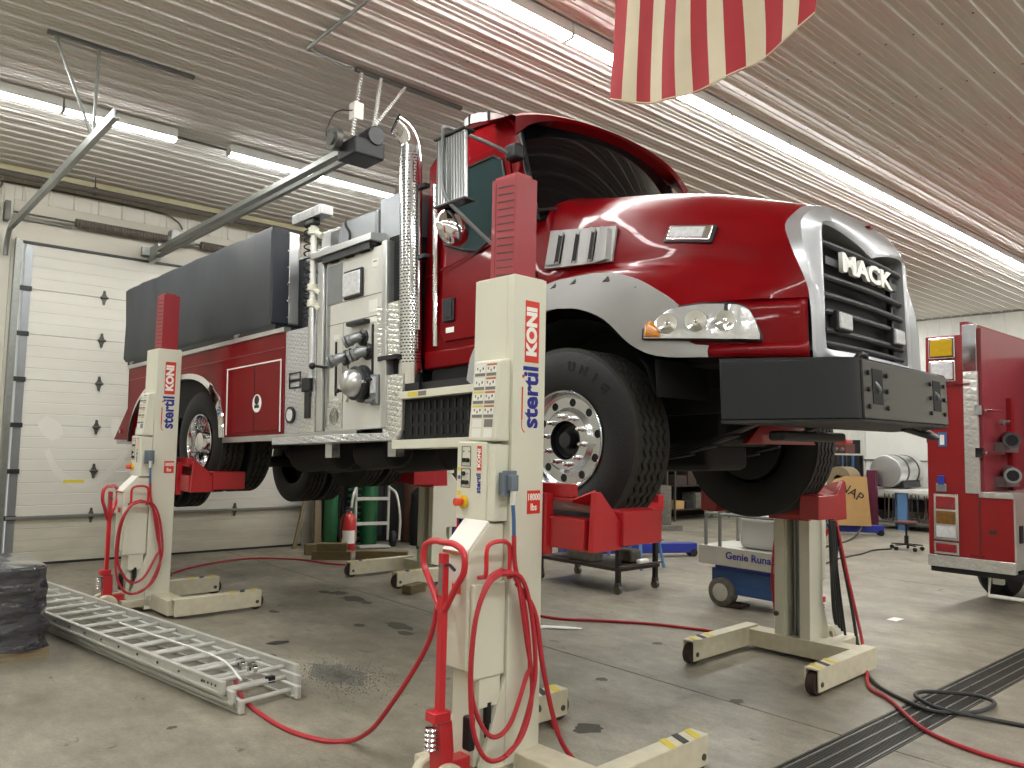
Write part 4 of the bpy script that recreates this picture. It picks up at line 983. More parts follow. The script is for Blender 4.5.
# ================================================================== LIFT COLUMNS
def lift_column(label, loc, rz, hose=True, ly=0.0, LX=.84, hr=0.0):
    """local: x towards the truck, y along it; the inner front edge of the post stands at the origin"""
    t = thing('lift_column', label, 'lift', loc, rz, None)
    HT = 2.58; W = .235; D = .31
    pc = MB().prism([(-W, 0), (-W, D), (-.0, D), (-.0, D-.09), (-.02, D-.09), (-.02, D-.1), (-.15, D-.1), (-.15, .1), (-.02, .1), (-.02, .09), (0, .09), (0, 0)], 2, .03, HT)
    post = pc.build('post', 'cream', t, bevel=.006)
    bx('channel_lining', 'chassis_gray', post, -.149, .10, .12, -.14, D-.1, HT-.02)
    for y in (.135, .165): MB().cyl((-.10, y, .12), (-.10, y, 1.2), .014, n=10).build('screw', 'steel_gray', post)
    bx('top_cap', 'cream', post, -W+.01, .01, HT, -.01, D-.01, HT+.004)
    bx('post_seam', 'cream_worn', post, -W-.001, .05, 1.72, -W+.001, .054, HT-.01)
    # rising inner mast
    mm = MB().box(-.17, .075, 2.4, -.09, .235, 3.12)
    mast = MB().box(-.185, .06, 2.3, -.025, .25, 3.14).build('mast', 'mast_red', t, bevel=.004)
    bx('mast_cap', 'lift_red', mast, -.17, .07, 3.14, -.06, .24, 3.155)
    for k in range(13): MB().prism([(.075, 2.595+k*.04), (.20, 2.605+k*.04), (.20, 2.612+k*.04), (.075, 2.602+k*.04)], 0, -.1865, -.1835).build('mast_slot', 'rust_dark', mast, smooth=0)
    MB().box(-.186, .215, 2.58, -.184, .218, 3.12).build('mast_groove', 'rust_dark', mast)
    # carriage and wheel fork
    cz = 1.18
    car = MB().box(.005, -.02, cz-.05, .06, D+.02, cz+.27).build('carriage', 'lift_red', t, bevel=.006)
    MB().box(.03, -.26, cz-.01, .17, D+.26, cz+.15).build('fork_beam', 'lift_red', car, bevel=.008)
    MB().prism([(.05, cz+.235), (.27, cz+.16), (.27, cz+.175), (.05, cz+.25)], 1, -.16, D+.16).build('fork_plate', 'lift_red', car, bevel=.003)
    for sgn in (-1, 1):
        yc = .155+sgn*.43
        MB().box(.24, yc-.075, cz+.01, .57, yc+.075, cz+.19).build('fork_arm', 'lift_red', car, bevel=.008)
        MB().prism([(.03, cz-.01), (.26, cz-.01), (.26, cz+.12), (.09, cz+.29), (.05, cz+.29)], 1, yc+sgn*.03-.018, yc+sgn*.03+.018).build('arm_cheek', 'lift_red', car, bevel=.004)
        MB().add([(.06, yc-sgn*.14, cz+.24), (.06, yc+sgn*.03, cz+.30), (.20, yc+sgn*.03, cz+.20), (.25, yc+sgn*.03, cz+.02), (.25, yc-sgn*.10, cz+.17)], [(0, 1, 2), (0, 2, 4), (4, 2, 3)]).build('gusset', 'lift_red', car, smooth=0, solid=.01)
    bx('wheel_stop', 'lift_red', car, .06, -.13, cz+.25, .13, .44, cz+.32, bevel=.006)
    # base frame
    bs = MB().box(-.17, -.32+ly, .03, .012, .62+ly, .17).build('base_plate', 'cream_worn', t, bevel=.006)
    for y in (-.41+ly, .60+ly):
        leg = MB().prism([(y, .03), (y, .19), (y+.11, .19), (y+.11, .03), (y+.095, .03), (y+.095, .175), (y+.015, .175), (y+.015, .03)], 0, -.14, LX).build('base_leg', 'cream_worn', t, bevel=.006)
        MB().cyl((LX-.045, y+.022, .08), (LX-.045, y+.088, .08), .078, n=22).build('leg_wheel', 'rust_dark', leg)
        MB().cyl((LX-.045, y-.006, .08), (LX-.045, y+.116, .08), .018, n=10).build('axle_pin', 'galv_dark', leg)
        for k in range(3): MB().prism([(LX-.34+k*.11, y), (LX-.29+k*.11, y), (LX-.24+k*.11, y+.11), (LX-.29+k*.11, y+.11)], 2, .1905, .1925).build('hazard_stripe', 'yellow_sticker' if k != 1 else 'black_ink', leg, smooth=0)
    bx('outrigger', 'cream_worn', t, -.56, .30+ly, .05, -.14, .42+ly, .17, bevel=.006); bx('rear_sill', 'cream_worn', t, -.44, .0, .06, -.17, .31, .13, bevel=.006)
    MB().prism([(-W, .12), (-W, .55), (-.40, .12)], 1, .01, .03).prism([(-W, .14), (-W, .55), (-.40, .14)], 1, .27, .29).build('base_gusset', 'cream', t)
    # label cover, control cabinet and lower housing on the outer side
    cov = MB().prism([(-.33, 1.715), (-.30, 2.13), (-.23, 2.145), (-.23, 1.715)], 1, .02, .235).build('label_cover', 'cream', t, bevel=.012)
    def cx(z): return -.33+.03*(z-1.715)/.415-.0015
    random.seed(3)
    for col, (y0, y1) in enumerate(((.135, .215), (.05, .125))):
        z = 2.115
        for k in range(4):
            h = .036; hd_ = ['white_sticker', 'white_sticker', 'yellow_sticker', 'yellow_sticker'] if col == 0 else ['orange_sticker', 'orange_sticker', 'orange_sticker', 'orange_sticker']
            for dz, mt, hh in ((0, hd_[k], .010), (.011, 'white_sticker', h), (.048, 'gray_sticker', .016)):
                za, zb = z-dz, z-dz-hh
                MB().add([(cx(za), y0, za), (cx(za), y1, za), (cx(zb), y1, zb), (cx(zb), y0, zb)], [(0, 1, 2, 3)]).build('warning_sticker', mt, cov, smooth=0)
            for q in range(3):
                yy = y0+.012+q*.022; zz = z-.018-(q % 2)*.01
                MB().add([(cx(zz)-.0006, yy, zz), (cx(zz)-.0006, yy+.012, zz), (cx(zz-.014)-.0006, yy+.010, zz-.014), (cx(zz-.014)-.0006, yy+.003, zz-.014)], [(0, 1, 2, 3)]).build('pictogram', 'gray_sticker' if q else 'black_ink', cov, smooth=0)
            z -= .072
        for hh, mt in ((.04, 'white_sticker' if col == 0 else 'gray_sticker'), (.045, 'white_sticker')):
            MB().add([(cx(z), y0, z), (cx(z), y1-.01, z), (cx(z-hh), y1-.01, z-hh), (cx(z-hh), y0, z-hh)], [(0, 1, 2, 3)]).build('warning_sticker', mt, cov, smooth=0); z -= hh+.008
    cab_ = MB().box(-.335, .075, 1.31, -W, .31, 1.71).build('control_cabinet', 'cream', t, bevel=.006)
    bx('cabinet_side', 'cream', cab_, -.325, .02, 1.315, -W, .08, 1.70, bevel=.004)
    X = -.3355
    for z0, z1 in ((1.585, 1.685), (1.475, 1.57)):
        for a, b in (((.20, z0), (.27, z0)), ((.27, z0), (.27, z1)), ((.27, z1), (.20, z1)), ((.20, z1), (.20, z0))):
            MB().tube([(X, *a), (X, *b)], .0022, 4).build('panel_outline', 'black_ink', cab_)
    for y, z in ((.247, 1.615), (.219, 1.615), (.25, 1.545), (.25, 1.50), (.222, 1.50)):
        MB().cyl((X, y, z), (X-.012, y, z), .0115, n=14).build('push_button', 'black_plastic', cab_)
    for y, z in ((.255, 1.66), (.212, 1.66), (.222, 1.545)): MB().cyl((X, y, z), (X-.003, y, z), .004, n=8).build('indicator_lamp', 'gray_sticker', cab_)
    MB().cyl((X, .245, 1.40), (X-.012, .245, 1.40), .034, n=20).build('stop_collar', 'button_yellow', cab_)
    MB().cyl((X-.01, .25, 1.40), (X-.055, .25, 1.40), .019, .022, 18).build('stop_button', 'button_red', cab_, bevel=.004)
    for z, h in ((1.56, .016), (1.43, .026)): bx('caution_label', 'yellow_sticker', cab_, X-.0008, .275, z, X, .303, z+h)
    MB().cyl((X, .288, 1.525), (X-.001, .288, 1.525), .011, n=14).build('round_label', 'plug_blue', cab_)
    bx('logo_box', 'red_sticker', cab_, X-.0012, .115, 1.565, X, .148, 1.69)
    text('KONI', .032, 'lettering_white', cab_, (X-.0016, .1315, 1.628), (0, 0, 1), (0, 1, 0), ext=.0004, bold=.0014, sx=1.2)
    text('stertil', .048, 'blue_ink', cab_, (X-.0008, .1335, 1.50), (0, 0, 1), (0, 1, 0), ext=.0004, bold=.0015, sx=.9)
    # plug on the corner, with its pigtail
    pl = MB().box(-.30, -.03, 1.45, -.235, .03, 1.56).prism([(-.295, 1.47), (-.245, 1.47), (-.245, 1.55), (-.295, 1.55)], 1, -.07, -.03).build('power_socket', 'plug_gray', t, bevel=.006)
    bx('socket_flange', 'plug_gray', pl, -.32, -.034, 1.44, -.225, -.024, 1.57, bevel=.004)
    MB().cyl((-.265, -.05, 1.47), (-.265, -.045, 1.40), .018, .012, 10).build('cable_gland', 'white_paint', pl)
    hs = MB().prism([(-.47, .60), (-.47, 1.17), (-.34, 1.305), (-W, 1.305), (-W, .60)], 1, .04, .235).build('lower_housing', 'cream', t, bevel=.012)
    MB().prism([(-.475, 1.165), (-.335, 1.31), (-.342, 1.317), (-.482, 1.172)], 1, .045, .23).build('instruction_lid', 'white_sticker', hs)
    MB().box(-.478, .05, 1.155, -.473, .23, 1.165).build('lid_edge', 'orange_sticker', hs)
    MB().add([(-.4715, .07, 1.13), (-.4715, .20, 1.13), (-.4715, .20, 1.02), (-.4715, .07, 1.02)], [(0, 1, 2, 3)]).build('instruction_sheet', 'white_sticker', hs, smooth=0)
    MB().add([(-.4722, .09, 1.01), (-.4722, .16, 1.01), (-.4722, .16, .965), (-.4722, .09, .965)], [(0, 1, 2, 3)]).build('red_notice', 'red_sticker', hs, smooth=0)
    bx('side_cover', 'cream', hs, -.455, .012, .56, -W-.005, .042, 1.02, bevel=.012)
    MB().box(-.40, .02, .42, -.26, .05, .60).box(-.40, .05, .14, -.36, .22, .60).build('pump_bracket', 'cream', t, bevel=.004)
    MB().cyl((-.33, .035, .27), (-.33, .035, .44), .013).cyl((-.33, .035, .34), (-.33, .035, .44), .02).build('damper', 'black_plastic', t)
    # big sticker on the front face: the maker's name reading upwards
    Y = -.0008
    bx('logo_box', 'red_sticker', post, -.155, Y, 2.13, -.052, 0, 2.455)
    text('KONI', .098, 'lettering_white', post, (-.1035, Y-.0004, 2.293), (0, 0, 1), (-1, 0, 0), ext=.0006, bold=.0055, sx=1.06)
    text('stertil', .15, 'blue_ink', post, (-.102, Y, 1.95), (0, 0, 1), (-1, 0, 0), ext=.0006, bold=.0048, sx=.92)
    bx('logo_stroke', 'red_sticker', post, -.172, Y, 1.83, -.162, 0, 2.0)
    MB().tube(smooth_path([(-.167, Y+.004, 1.83), (-.164, Y+.004, 1.785), (-.145, Y+.004, 1.765)], 4), .005, 6).build('logo_stroke', 'red_sticker', post)
    MB().cyl((-.162, Y, 2.055), (-.162, 0, 2.055), .009, n=12).build('logo_dot', 'red_sticker', post)
    bx('load_plate', 'red_sticker', post, -.118, Y, 1.345, -.022, 0, 1.465)
    text('18000', .048, 'lettering_white', post, (-.07, Y-.0004, 1.43), (1, 0, 0), (0, 0, 1), ext=.0004, bold=.0012, sx=.78)
    text('lbs', .05, 'lettering_white', post, (-.07, Y-.0004, 1.378), (1, 0, 0), (0, 0, 1), ext=.0004, bold=.0012, sx=.85)
    MB().cyl((.0, .02, .34), (.018, .02, .34), .02).build('grease_nipple', 'galv_dark', post)
    # drawbar truck: red handle, pump and steering wheels
    hx, hy = -.545, .115
    pm_ = MB().prism([(-.04, .14), (.04, .14), (.05, .24), (.03, .38), (-.03, .38), (-.05, .24)], 0, hx-.04, hx+.04, Matrix.Translation((0, hy, 0))).build('hydraulic_unit', 'handle_red', t, bevel=.01)
    MB().box(hx+.03, hy-.04, .12, -.36, hy+.04, .19).build('tow_link', 'handle_red', pm_, bevel=.006)
    for k in range(5): MB().lathe([(.255+k*.022, .030), (.262+k*.022, .036), (.270+k*.022, .030)], 2, (hx-.065, hy, 0), 14).build('return_spring', 'chrome', pm_)
    MB().box(hx-.075, hy-.042, .38, hx+.02, hy+.042, .43).build('handle_yoke', 'handle_red', pm_, bevel=.006)
    for dy in (-.075, .075): MB().lathe([(dy-.028, .05), (dy-.028, .09), (dy-.018, .1), (dy+.018, .1), (dy+.028, .09), (dy+.028, .05), (dy-.02, .05)], 1, (hx-.02, hy, .10), 22).build('steer_wheel', 'cream_worn', pm_)
    hn = MB().prism([(hy-.022, .42), (hy+.022, .42), (hy+.022, 1.17), (hy-.022, 1.17)], 0, hx-.035, hx+.0).build('tow_handle', 'handle_red', t, bevel=.006)
    lp = [(hx-.02, hy-.02, .90), (hx-.02, hy-.10, 1.02), (hx-.02, hy-.155, 1.10), (hx-.02, hy-.15, 1.185), (hx-.02, hy-.08, 1.22), (hx-.02, hy, 1.22), (hx-.02, hy+.08, 1.22), (hx-.02, hy+.15, 1.185), (hx-.02, hy+.155, 1.10), (hx-.02, hy+.10, 1.02), (hx-.02, hy+.02, .90)]
    lp = [(hx-.02-(y-hy)*math.sin(hr), hy+(y-hy)*math.cos(hr), z) for x, y, z in lp]
    MB().tube(smooth_path(lp, 5), .016, 10).build('handle_loop', 'handle_red', hn)
    bx('handle_label', 'gray_sticker', hn, hx-.0365, hy-.014, .97, hx-.0345, hy+.014, 1.12)
    MB().tube(smooth_path([(hx-.02, hy-.02, 1.115), (hx-.03, hy-.06, 1.12), (hx-.03, hy-.10, 1.10)], 4), .008, 8).build('release_lever', 'black_plastic', hn)
    bx('release_pedal', 'black_plastic', t, -.47, .0, .24, -.43, .06, .40, bevel=.012)
    # hose hook
    MB().tube(smooth_path([(-.42, -.03, 1.06), (-.42, -.035, 1.10), (-.42, -.035, 1.18), (-.40, -.035, 1.215), (-.34, -.035, 1.225), (-.285, -.035, 1.215), (-.265, -.035, 1.18), (-.265, -.035, 1.08), (-.27, -.05, 1.05), (-.29, -.05, 1.05)], 5), .011, 8).tube([(-.42, -.03, 1.06), (-.42, .02, 1.05)], .011, 8).build('cable_hook', 'handle_red', t)
    # looped red cable: from the plug down, round the hook in two loops
    if hose:
        MB().tube(smooth_path([(-.265, -.05, 1.40), (-.262, -.055, 1.33), (-.258, -.055, 1.25)], 5), .0095, 8).build('cable_tail', 'plug_blue', t)
        for k, (dx, zb) in enumerate(((0, .30), (.02, .20))):
            P = [(-.33, -.05, 1.09-k*.012), (-.42, -.055, 1.05-k*.02), (-.50, -.06, .88), (-.525, -.062, .62), (-.50, -.07, zb+.16), (-.40, -.075, zb+.02), (-.28, -.075, zb+.05), (-.17, -.07, zb+.25), (-.14, -.065, .62), (-.18, -.06, .90), (-.25, -.055, 1.05), (-.33, -.05, 1.085-k*.012)]
            P = [(x+dx*(1 if x > -.3 else -1), y-.02*k, z) for x, y, z in P]
            MB().tube(smooth_path(P, 6), .0115, 8).build('cable_loop', 'cable_red', t)
        MB().tube(smooth_path([(-.258, -.055, 1.25), (-.25, -.055, 1.12), (-.22, -.06, 1.0), (-.17, -.065, .75), (-.13, -.07, .55), (-.15, -.085, .40), (-.22, -.095, .28), (-.33, -.10, .22)], 6), .0115, 8).build('cable_drop', 'cable_red', t)
    return t
lcA = lift_column('cream lift column with control panel in front of the front wheel, nearest the viewer', (2.88, 3.02, 0), R(2.2), ly=-.11, LX=.76)
lcB = lift_column('cream lift column at the rear wheels, beside the overhead door and aluminium ladders', (2.71, 8.18, 0), R(2.2), ly=-.11, LX=.72, hr=R(-40))
lcC = lift_column('cream lift column on the far side of the front axle, its open channel facing the viewer', (6.12, 3.58, 0), R(182.2), ly=.07)
lcD = lift_column('cream lift column far behind the truck, beside the hand truck and blue barrel', (5.95, 8.60, 0), R(182.2), ly=.05)
# ================================================================== LADDERS, LOAD, FLAG
lad = thing('extension_ladder', 'stack of three aluminium ladder sections lying on the floor at the left', 'ladder', (2.28, 4.86, 0), R(1.0))
# local: y along the ladder (away from the viewer)
ang = math.atan2(1.72-2.28, 9.3-4.86)
lad.rotation_euler = (0, 0, math.atan2(9.3-4.86, 1.62-2.30)-PI/2)
for k, (w, y0, y1) in enumerate(((.41, .0, 4.75), (.475, .05, 4.70), (.54, .12, 4.62))):
    z0 = .005+k*.052
    for s in (-1, 1):
        x = s*w/2
        rl = MB().prism([(x-.010, z0), (x+.010, z0), (x+.016*1, z0), (x+.016, z0+.012), (x+.005, z0+.014), (x+.005, z0+.066), (x+.016, z0+.068), (x+.016, z0+.080), (x-.016, z0+.080), (x-.016, z0+.068), (x-.005, z0+.066), (x-.005, z0+.014), (x-.016, z0+.012), (x-.016, z0)], 1, y0, y1).build('side_rail', 'ladder_alu', lad)
        bx('rail_end', 'ladder_alu', rl, x-.019, y0-.004, z0-.001, x+.019, y0+.045, z0+.083, bevel=.014)
        bt = MB()
        for i in range(15): bt.cyl((x+s*.005, y0+.25+i*.30, z0+.04), (x+s*.012, y0+.25+i*.30, z0+.04), .009, n=8)
        for i in range(4): bt.cyl((x+s*.0045, y0+.09+i*.045, z0+.04), (x+s*.0065, y0+.09+i*.045, z0+.04), .009, n=8)
        bt.build('rail_bolts', 'galv_dark', rl)
    n = int((y1-y0-.3)/.30)
    for i in range(n+1):
        y = y0+.10+i*.30+(.06 if k else 0)
        MB().cyl((-w/2, y, z0+.04), (w/2, y, z0+.04), .016, n=10).build('rung', 'ladder_alu', lad)
MB().tube(smooth_path([(-.1, .2, .15), (-.05, .5, .2), (.02, 1.0, .18), (-.04, 1.6, .2), (.0, 2.2, .18)], 6), .007, 6).build('halyard', 'paper', lad)
for y in (.16, .30):
    MB().lathe([(-.015, .012), (-.015, .04), (.015, .04), (.015, .012)], 0, (-.05, y, .22), 14).build('pulley', 'chrome', lad)
bx('rung_wrap', 'black_plastic', lad, .1, .195, .085, .15, .235, .125)

pal = thing('pallet', 'wooden pallet under a black shrink-wrapped load at the left edge', 'pallet', (.81, 7.45, 0), R(4))
for i in range(5): bx('deck_board', 'pallet_wood', pal, -.6, -.5+i*.225, .05, .6, -.38+i*.225, .066, bevel=.002, seg=1)
for y in (-.5, -.05, .4):
    bx('stringer', 'pallet_wood', pal, -.6, y, .012, .6, y+.1, .05); bx('bottom_board', 'pallet_wood', pal, -.6, y, .0, .6, y+.1, .012)
rows = []
random.seed(11)
for j in range(17):
    z = .068+.60*j/16; row = []
    for i in range(44):
        a = 2*PI*i/44; c, s = math.cos(a), math.sin(a)
        rr = 1.03*(abs(c)**12+abs(s)**12)**(-1/12)
        lay = .009*math.cos(j*PI/2.0)+.007*math.sin(i*1.7+j*.9)+.007*math.sin(i*3.1-j*1.3)
        k = 1-.05*j/16
        row.append(((.59*k+lay)*rr*c, (.49*k+lay)*rr*s, z))
    rows.append(row)
rows.append([(p[0]*.96, p[1]*.96, p[2]+.02) for i, p in enumerate(rows[-1])])
rows.append([(p[0]*.5, p[1]*.5, p[2]+.012+.008*math.sin(i)) for i, p in enumerate(rows[-1])])
m = MB().grid(rows, closed=True); m.f.append(tuple(len(m.v)-44+i for i in range(44)))
wl_ = m.build('wrapped_load', 'stretch_wrap', None, smooth=35)
wl_.location = (.81, 7.45, 0); wl_.rotation_euler = (0, 0, R(4))
tag(wl_, 'glossy black shrink-wrapped stack sitting on a pallet at the left edge', 'package')

# flag: hangs from the ceiling, stripes running down
fl = thing('flag', 'striped red and white flag hanging down from the ceiling above the hood', 'flag', (3.4, 2.4, 5.2))
NS = 13; yA, yB_ = 3.04, 1.77
def fpos(u, v):
    """u across the stripes 0..1, v down 0..1"""
    y = yA+(yB_-yA)*u; zb = 3.745+.03*u-.16*math.sin(PI*u)*1.0
    z = 5.2+(zb-5.2)*v
    x = 3.4+v*(.02*math.sin(u*9)+.012*math.sin(u*23+v*3))+.02*math.sin(v*5+u*4)
    return (x-fl.location.x, y+.016*math.sin(v*6+u*7)*v+(1-v)*-.03-fl.location.y, z-fl.location.z)
for k in range(NS):
    rows = [[fpos((k+i/3)/NS, j/20) for i in range(4)] for j in range(21)]
    MB().grid(rows).build('stripe', 'flag_red' if k % 2 == 0 else 'flag_white', fl, smooth=60)
MB().tube([fpos(i/30, .995) for i in range(31)], .005, 5).build('hem', 'flag_white', fl)
MB().cyl((0, .7, -.01), (0, -.7, -.01), .012).build('hanging_rod', 'galv', fl)

# ================================================================== SECOND FIRE TRUCK
t2 = thing('fire_truck', 'second red fire truck parked at the right edge, rear corner with tail lights', 'truck', (9.4, 2.435, 0))
def w2(mb): mb.v = [Vector(p)-Vector((9.4, 2.4, 0)) for p in mb.v]; return mb
def b2(n, mt, par, *a, bevel=0, **k): return w2(MB().box(*a)).build(n, mt, par, bevel, **k)
cr = b2('rear_corner', 'red_paint_old', t2, 9.4, 3.04, .58, 14.0, 3.56, 3.02, bevel=.01)
b2('corner_cap', 'red_paint_old', t2, 9.42, 3.12, 3.0, 14.0, 3.20, 3.16)
b2('side_lamp', 'lens_red', cr, 9.5, 3.56, 2.55, 9.62, 3.6, 2.72, bevel=.01)
def lamp2(n, mt, y0, y1, z0, z1, fr='chrome'):
    f = b2(n+'_frame', fr, cr, 9.37, y0, z0, 9.41, y1, z1, bevel=.015)
    b2(n, mt, f, 9.355, y0+.025, z0+.025, 9.385, y1-.025, z1-.025, bevel=.01)
lamp2('amber_warning_light', 'lens_yellow', 3.24, 3.52, 2.76, 3.0); lamp2('white_warning_light', 'lens_white', 3.24, 3.52, 2.5, 2.74)
b2('chrome_strip', 'chrome', cr, 9.38, 3.1, 2.455, 9.4, 3.5, 2.475)
lamp2('amber_marker', 'lens_yellow', 3.33, 3.41, 2.22, 2.36)
b2('blue_emblem', 'plug_blue', cr, 9.392, 3.35, 1.78, 9.4, 3.44, 1.94); b2('emblem_edge', 'white_sticker', cr, 9.39, 3.375, 1.80, 9.393, 3.42, 1.91)
b2('blue_lamp', 'blue_paint', cr, 9.37, 3.38, 1.36, 9.4, 3.45, 1.46, bevel=.01); b2('lamp_base', 'steel_gray', cr, 9.38, 3.36, 1.28, 9.4, 3.47, 1.37, bevel=.02)
f = b2('tail_light_frame', 'chrome', cr, 9.375, 3.24, .75, 9.4, 3.50, 1.26, bevel=.02)
for (mt, z0, z1) in (('lens_red', 1.09, 1.23), ('lens_brown', .93, 1.07), ('lens_white', .78, .91)): b2('tail_lens', mt, f, 9.36, 3.27, z0, 9.39, 3.47, z1, bevel=.012)
lamp2('lower_red_light', 'lens_red', 3.24, 3.5, .60, .74)
b2('bumper_plate', 'diamond_coarse', t2, 9.38, 2.71, .46, 9.46, 3.57, .585, bevel=.006)
b2('under_rail', 'black_plastic', t2, 9.42, 2.6, .40, 9.6, 3.55, .455)
b2('tread_corner', 'diamond_coarse', t2, 9.385, 3.03, 1.28, 9.43, 3.17, 2.6, bevel=.004); b2('bright_corner', 'chrome', t2, 9.385, 3.03, 2.6, 9.43, 3.17, 3.12, bevel=.004)
b2('lower_locker', 'red_paint_old', t2, 9.4, 2.72, .58, 12.5, 3.04, 1.24, bevel=.008)
b2('locker_top', 'diamond_coarse', t2, 9.39, 2.715, 1.24, 12.5, 3.04, 1.30, bevel=.004)
b2('locker_side', 'diamond_coarse', t2, 9.41, 2.702, .5, 12.5, 2.72, 1.24)
b2('red_reflector', 'lens_red', t2, 9.39, 3.0, .60, 9.4, 3.14, .625); b2('locker_badge', 'rust_dark', t2, 9.393, 2.88, .86, 9.4, 2.95, .90)
b2('panel_seam', 'rust_dark', t2, 9.396, 3.035, .58, 9.402, 3.045, 1.25)
b2('inner_wall', 'red_dark_panel', t2, 9.45, 3.0, 1.3, 14.0, 3.04, 3.08)
b2('inner_frame', 'red_paint_old', t2, 10.2, 2.95, 1.3, 10.3, 3.0, 2.35)
b2('recess_wall', 'red_paint_old', t2, 10.9, 1.2, .6, 14.0, 3.0, 2.3); b2('main_body', 'red_paint_old', t2, 11.0, 1.2, .6, 16.0, 3.5, 2.9)
for z, mt in ((1.86, 'brass_dull'), (1.48, 'steel_gray')):
    q = w2(MB().cyl((9.75, 2.82, z), (10.1, 2.96, z+.03), .07, .08, 20).cyl((9.72, 2.808, z), (9.8, 2.84, z), .085, n=20)).build('suction_pipe', mt, t2)
    w2(MB().cyl((9.718, 2.807, z), (9.7195, 2.8076, z), .06, n=18)).build('pipe_mouth', 'black_matte', q)
    b2('pipe_bracket', 'steel_gray', q, 9.8, 2.90, z-.13, 10.25, 3.0, z-.02)
for z in (2.18, 1.72): w2(MB().cyl((9.42, 2.96, z), (9.75, 2.90, z), .014).box(9.38, 2.99, z-.05, 9.44, 3.06, z+.05)).build('hose_peg', 'chrome', t2)
w2(MB().cyl((9.86, 2.96, 2.06), (9.86, 2.92, 2.06), .03).tube(smooth_path([(9.86, 2.92, 2.06), (9.95, 2.9, 2.08), (10.02, 2.93, 2.05)], 4), .012, 6)).build('drain_valve', 'steel_gray', t2)
w2(MB().box(9.5, 2.69, .78, 9.6, 2.705, .96)).build('locker_latch', 'black_plastic', t2)
w2(MB().lathe([(-.14, .3), (-.15, .45), (-.1, .5), (.1, .5), (.15, .45), (.14, .3)], 1, (10.9, 2.55, .5), 40)).build('wheel', 'rubber', t2)
w2(MB().lathe([(-.14, .3), (-.15, .45), (-.1, .5), (.1, .5), (.15, .45), (.14, .3)], 1, (10.9, 3.3, .5), 40)).build('wheel', 'rubber', t2)
w2(MB().box(9.55, 2.88, .32, 9.62, 2.98, .45).tube([(9.55, 3.0, .42), (9.5, 3.0, .20), (9.5, 2.2, .20)], .022, 8)).build('folding_step_bar', 'white_paint', t2)

# ================================================================== BACKGROUND ON THE RIGHT
# scissor lift
sl = thing('scissor_lift', 'small blue and white scissor lift with a steel guard rail behind the lift column', 'lift', (7.45, 4.5, 0))
def at(o): 
    def f(mb): mb.v = [Vector(p)-o.location for p in mb.v]; return mb
    return f
w = at(sl)
w(MB().box(7.5, 4.38, .14, 8.1, 5.15, .40)).build('chassis', 'blue_lift', sl, bevel=.015)
w(MB().box(7.55, 4.38, .40, 8.1, 5.1, .44)).build('scissor_stack', 'black_plastic', sl)
w(MB().box(7.5, 4.38, .40, 7.55, 5.1, .43)).build('arm_edge', 'blue_paint', sl)
w(MB().box(7.44, 4.3, .44, 8.15, 5.28, .64)).build('platform', 'genie_white', sl, bevel=.008)
text('Genie Runabout', .105, 'blue_ink', sl, (7.438-7.45, 4.55-4.5, .555), (0, -1, 0), (0, 0, 1), ext=.001, bold=.002, sx=1.1)
for y in (5.0,):
    wh = w(MB().lathe([(-.06, .06), (-.06, .12), (-.05, .155), (.05, .155), (.06, .12), (.06, .06), (.0, .0)], 0, (7.50, y, .155), 28)).build('wheel', 'tool_gray', sl)
    w(MB().lathe([(-.062, .0), (-.066, .04), (-.062, .09), (-.05, .12)], 0, (7.50, y, .155), 24)).build('wheel_disc', 'genie_white', wh)
for y, x in ((5.2, 7.47), (5.02, 7.47), (5.2, 8.1), (4.35, 7.47)): w(MB().tube([(x, y, .62), (x, y, 1.03)], .02, 8)).build('rail_post', 'galv', sl)
w(MB().tube([(7.47, 5.2, .99), (7.47, 4.33, .99)], .018, 8).tube([(7.47, 5.2, 1.03), (8.1, 5.2, 1.03)], .02, 8)).build('top_rail', 'galv', sl)
b = MB().box(7.52, 4.33, .642, 8.05, 4.82, 1.0); w(b).build('storage_bin', 'clear_bin', sl, bevel=.06, seg=3)
w(MB().box(7.46, 4.75, .02, 7.62, 4.95, .05)).build('pothole_guard', 'rust_dark', sl)
# tool cart
tc = thing('tool_cart', 'dark steel tool cart on casters with a cluttered lower shelf behind the front tire', 'cart', (7.4, 6.7, 0))
w = at(tc)
for x, y in ((7.06, 6.12), (7.74, 6.12), (7.06, 7.42), (7.74, 7.42)):
    w(MB().box(x-.025, y-.025, .12, x+.025, y+.025, .84)).build('leg', 'chassis_gray', tc)
    c = w(MB().box(x-.03, y-.03, .08, x+.03, y+.03, .13)).build('caster', 'galv_dark', tc)
    w(MB().cyl((x-.022, y, .05), (x+.022, y, .05), .05, n=16)).build('caster_wheel', 'tool_gray', c)
w(MB().box(7.0, 6.06, .80, 7.8, 7.48, .88)).build('top', 'chassis_gray', tc, bevel=.006)
w(MB().box(7.03, 6.08, .26, 7.78, 7.46, .30)).build('shelf', 'rust_dark', tc, bevel=.004)
w(MB().tube([(7.0, 6.06, .32), (7.8, 6.06, .32)], .012, 6)).build('shelf_rail', 'rust_dark', tc)
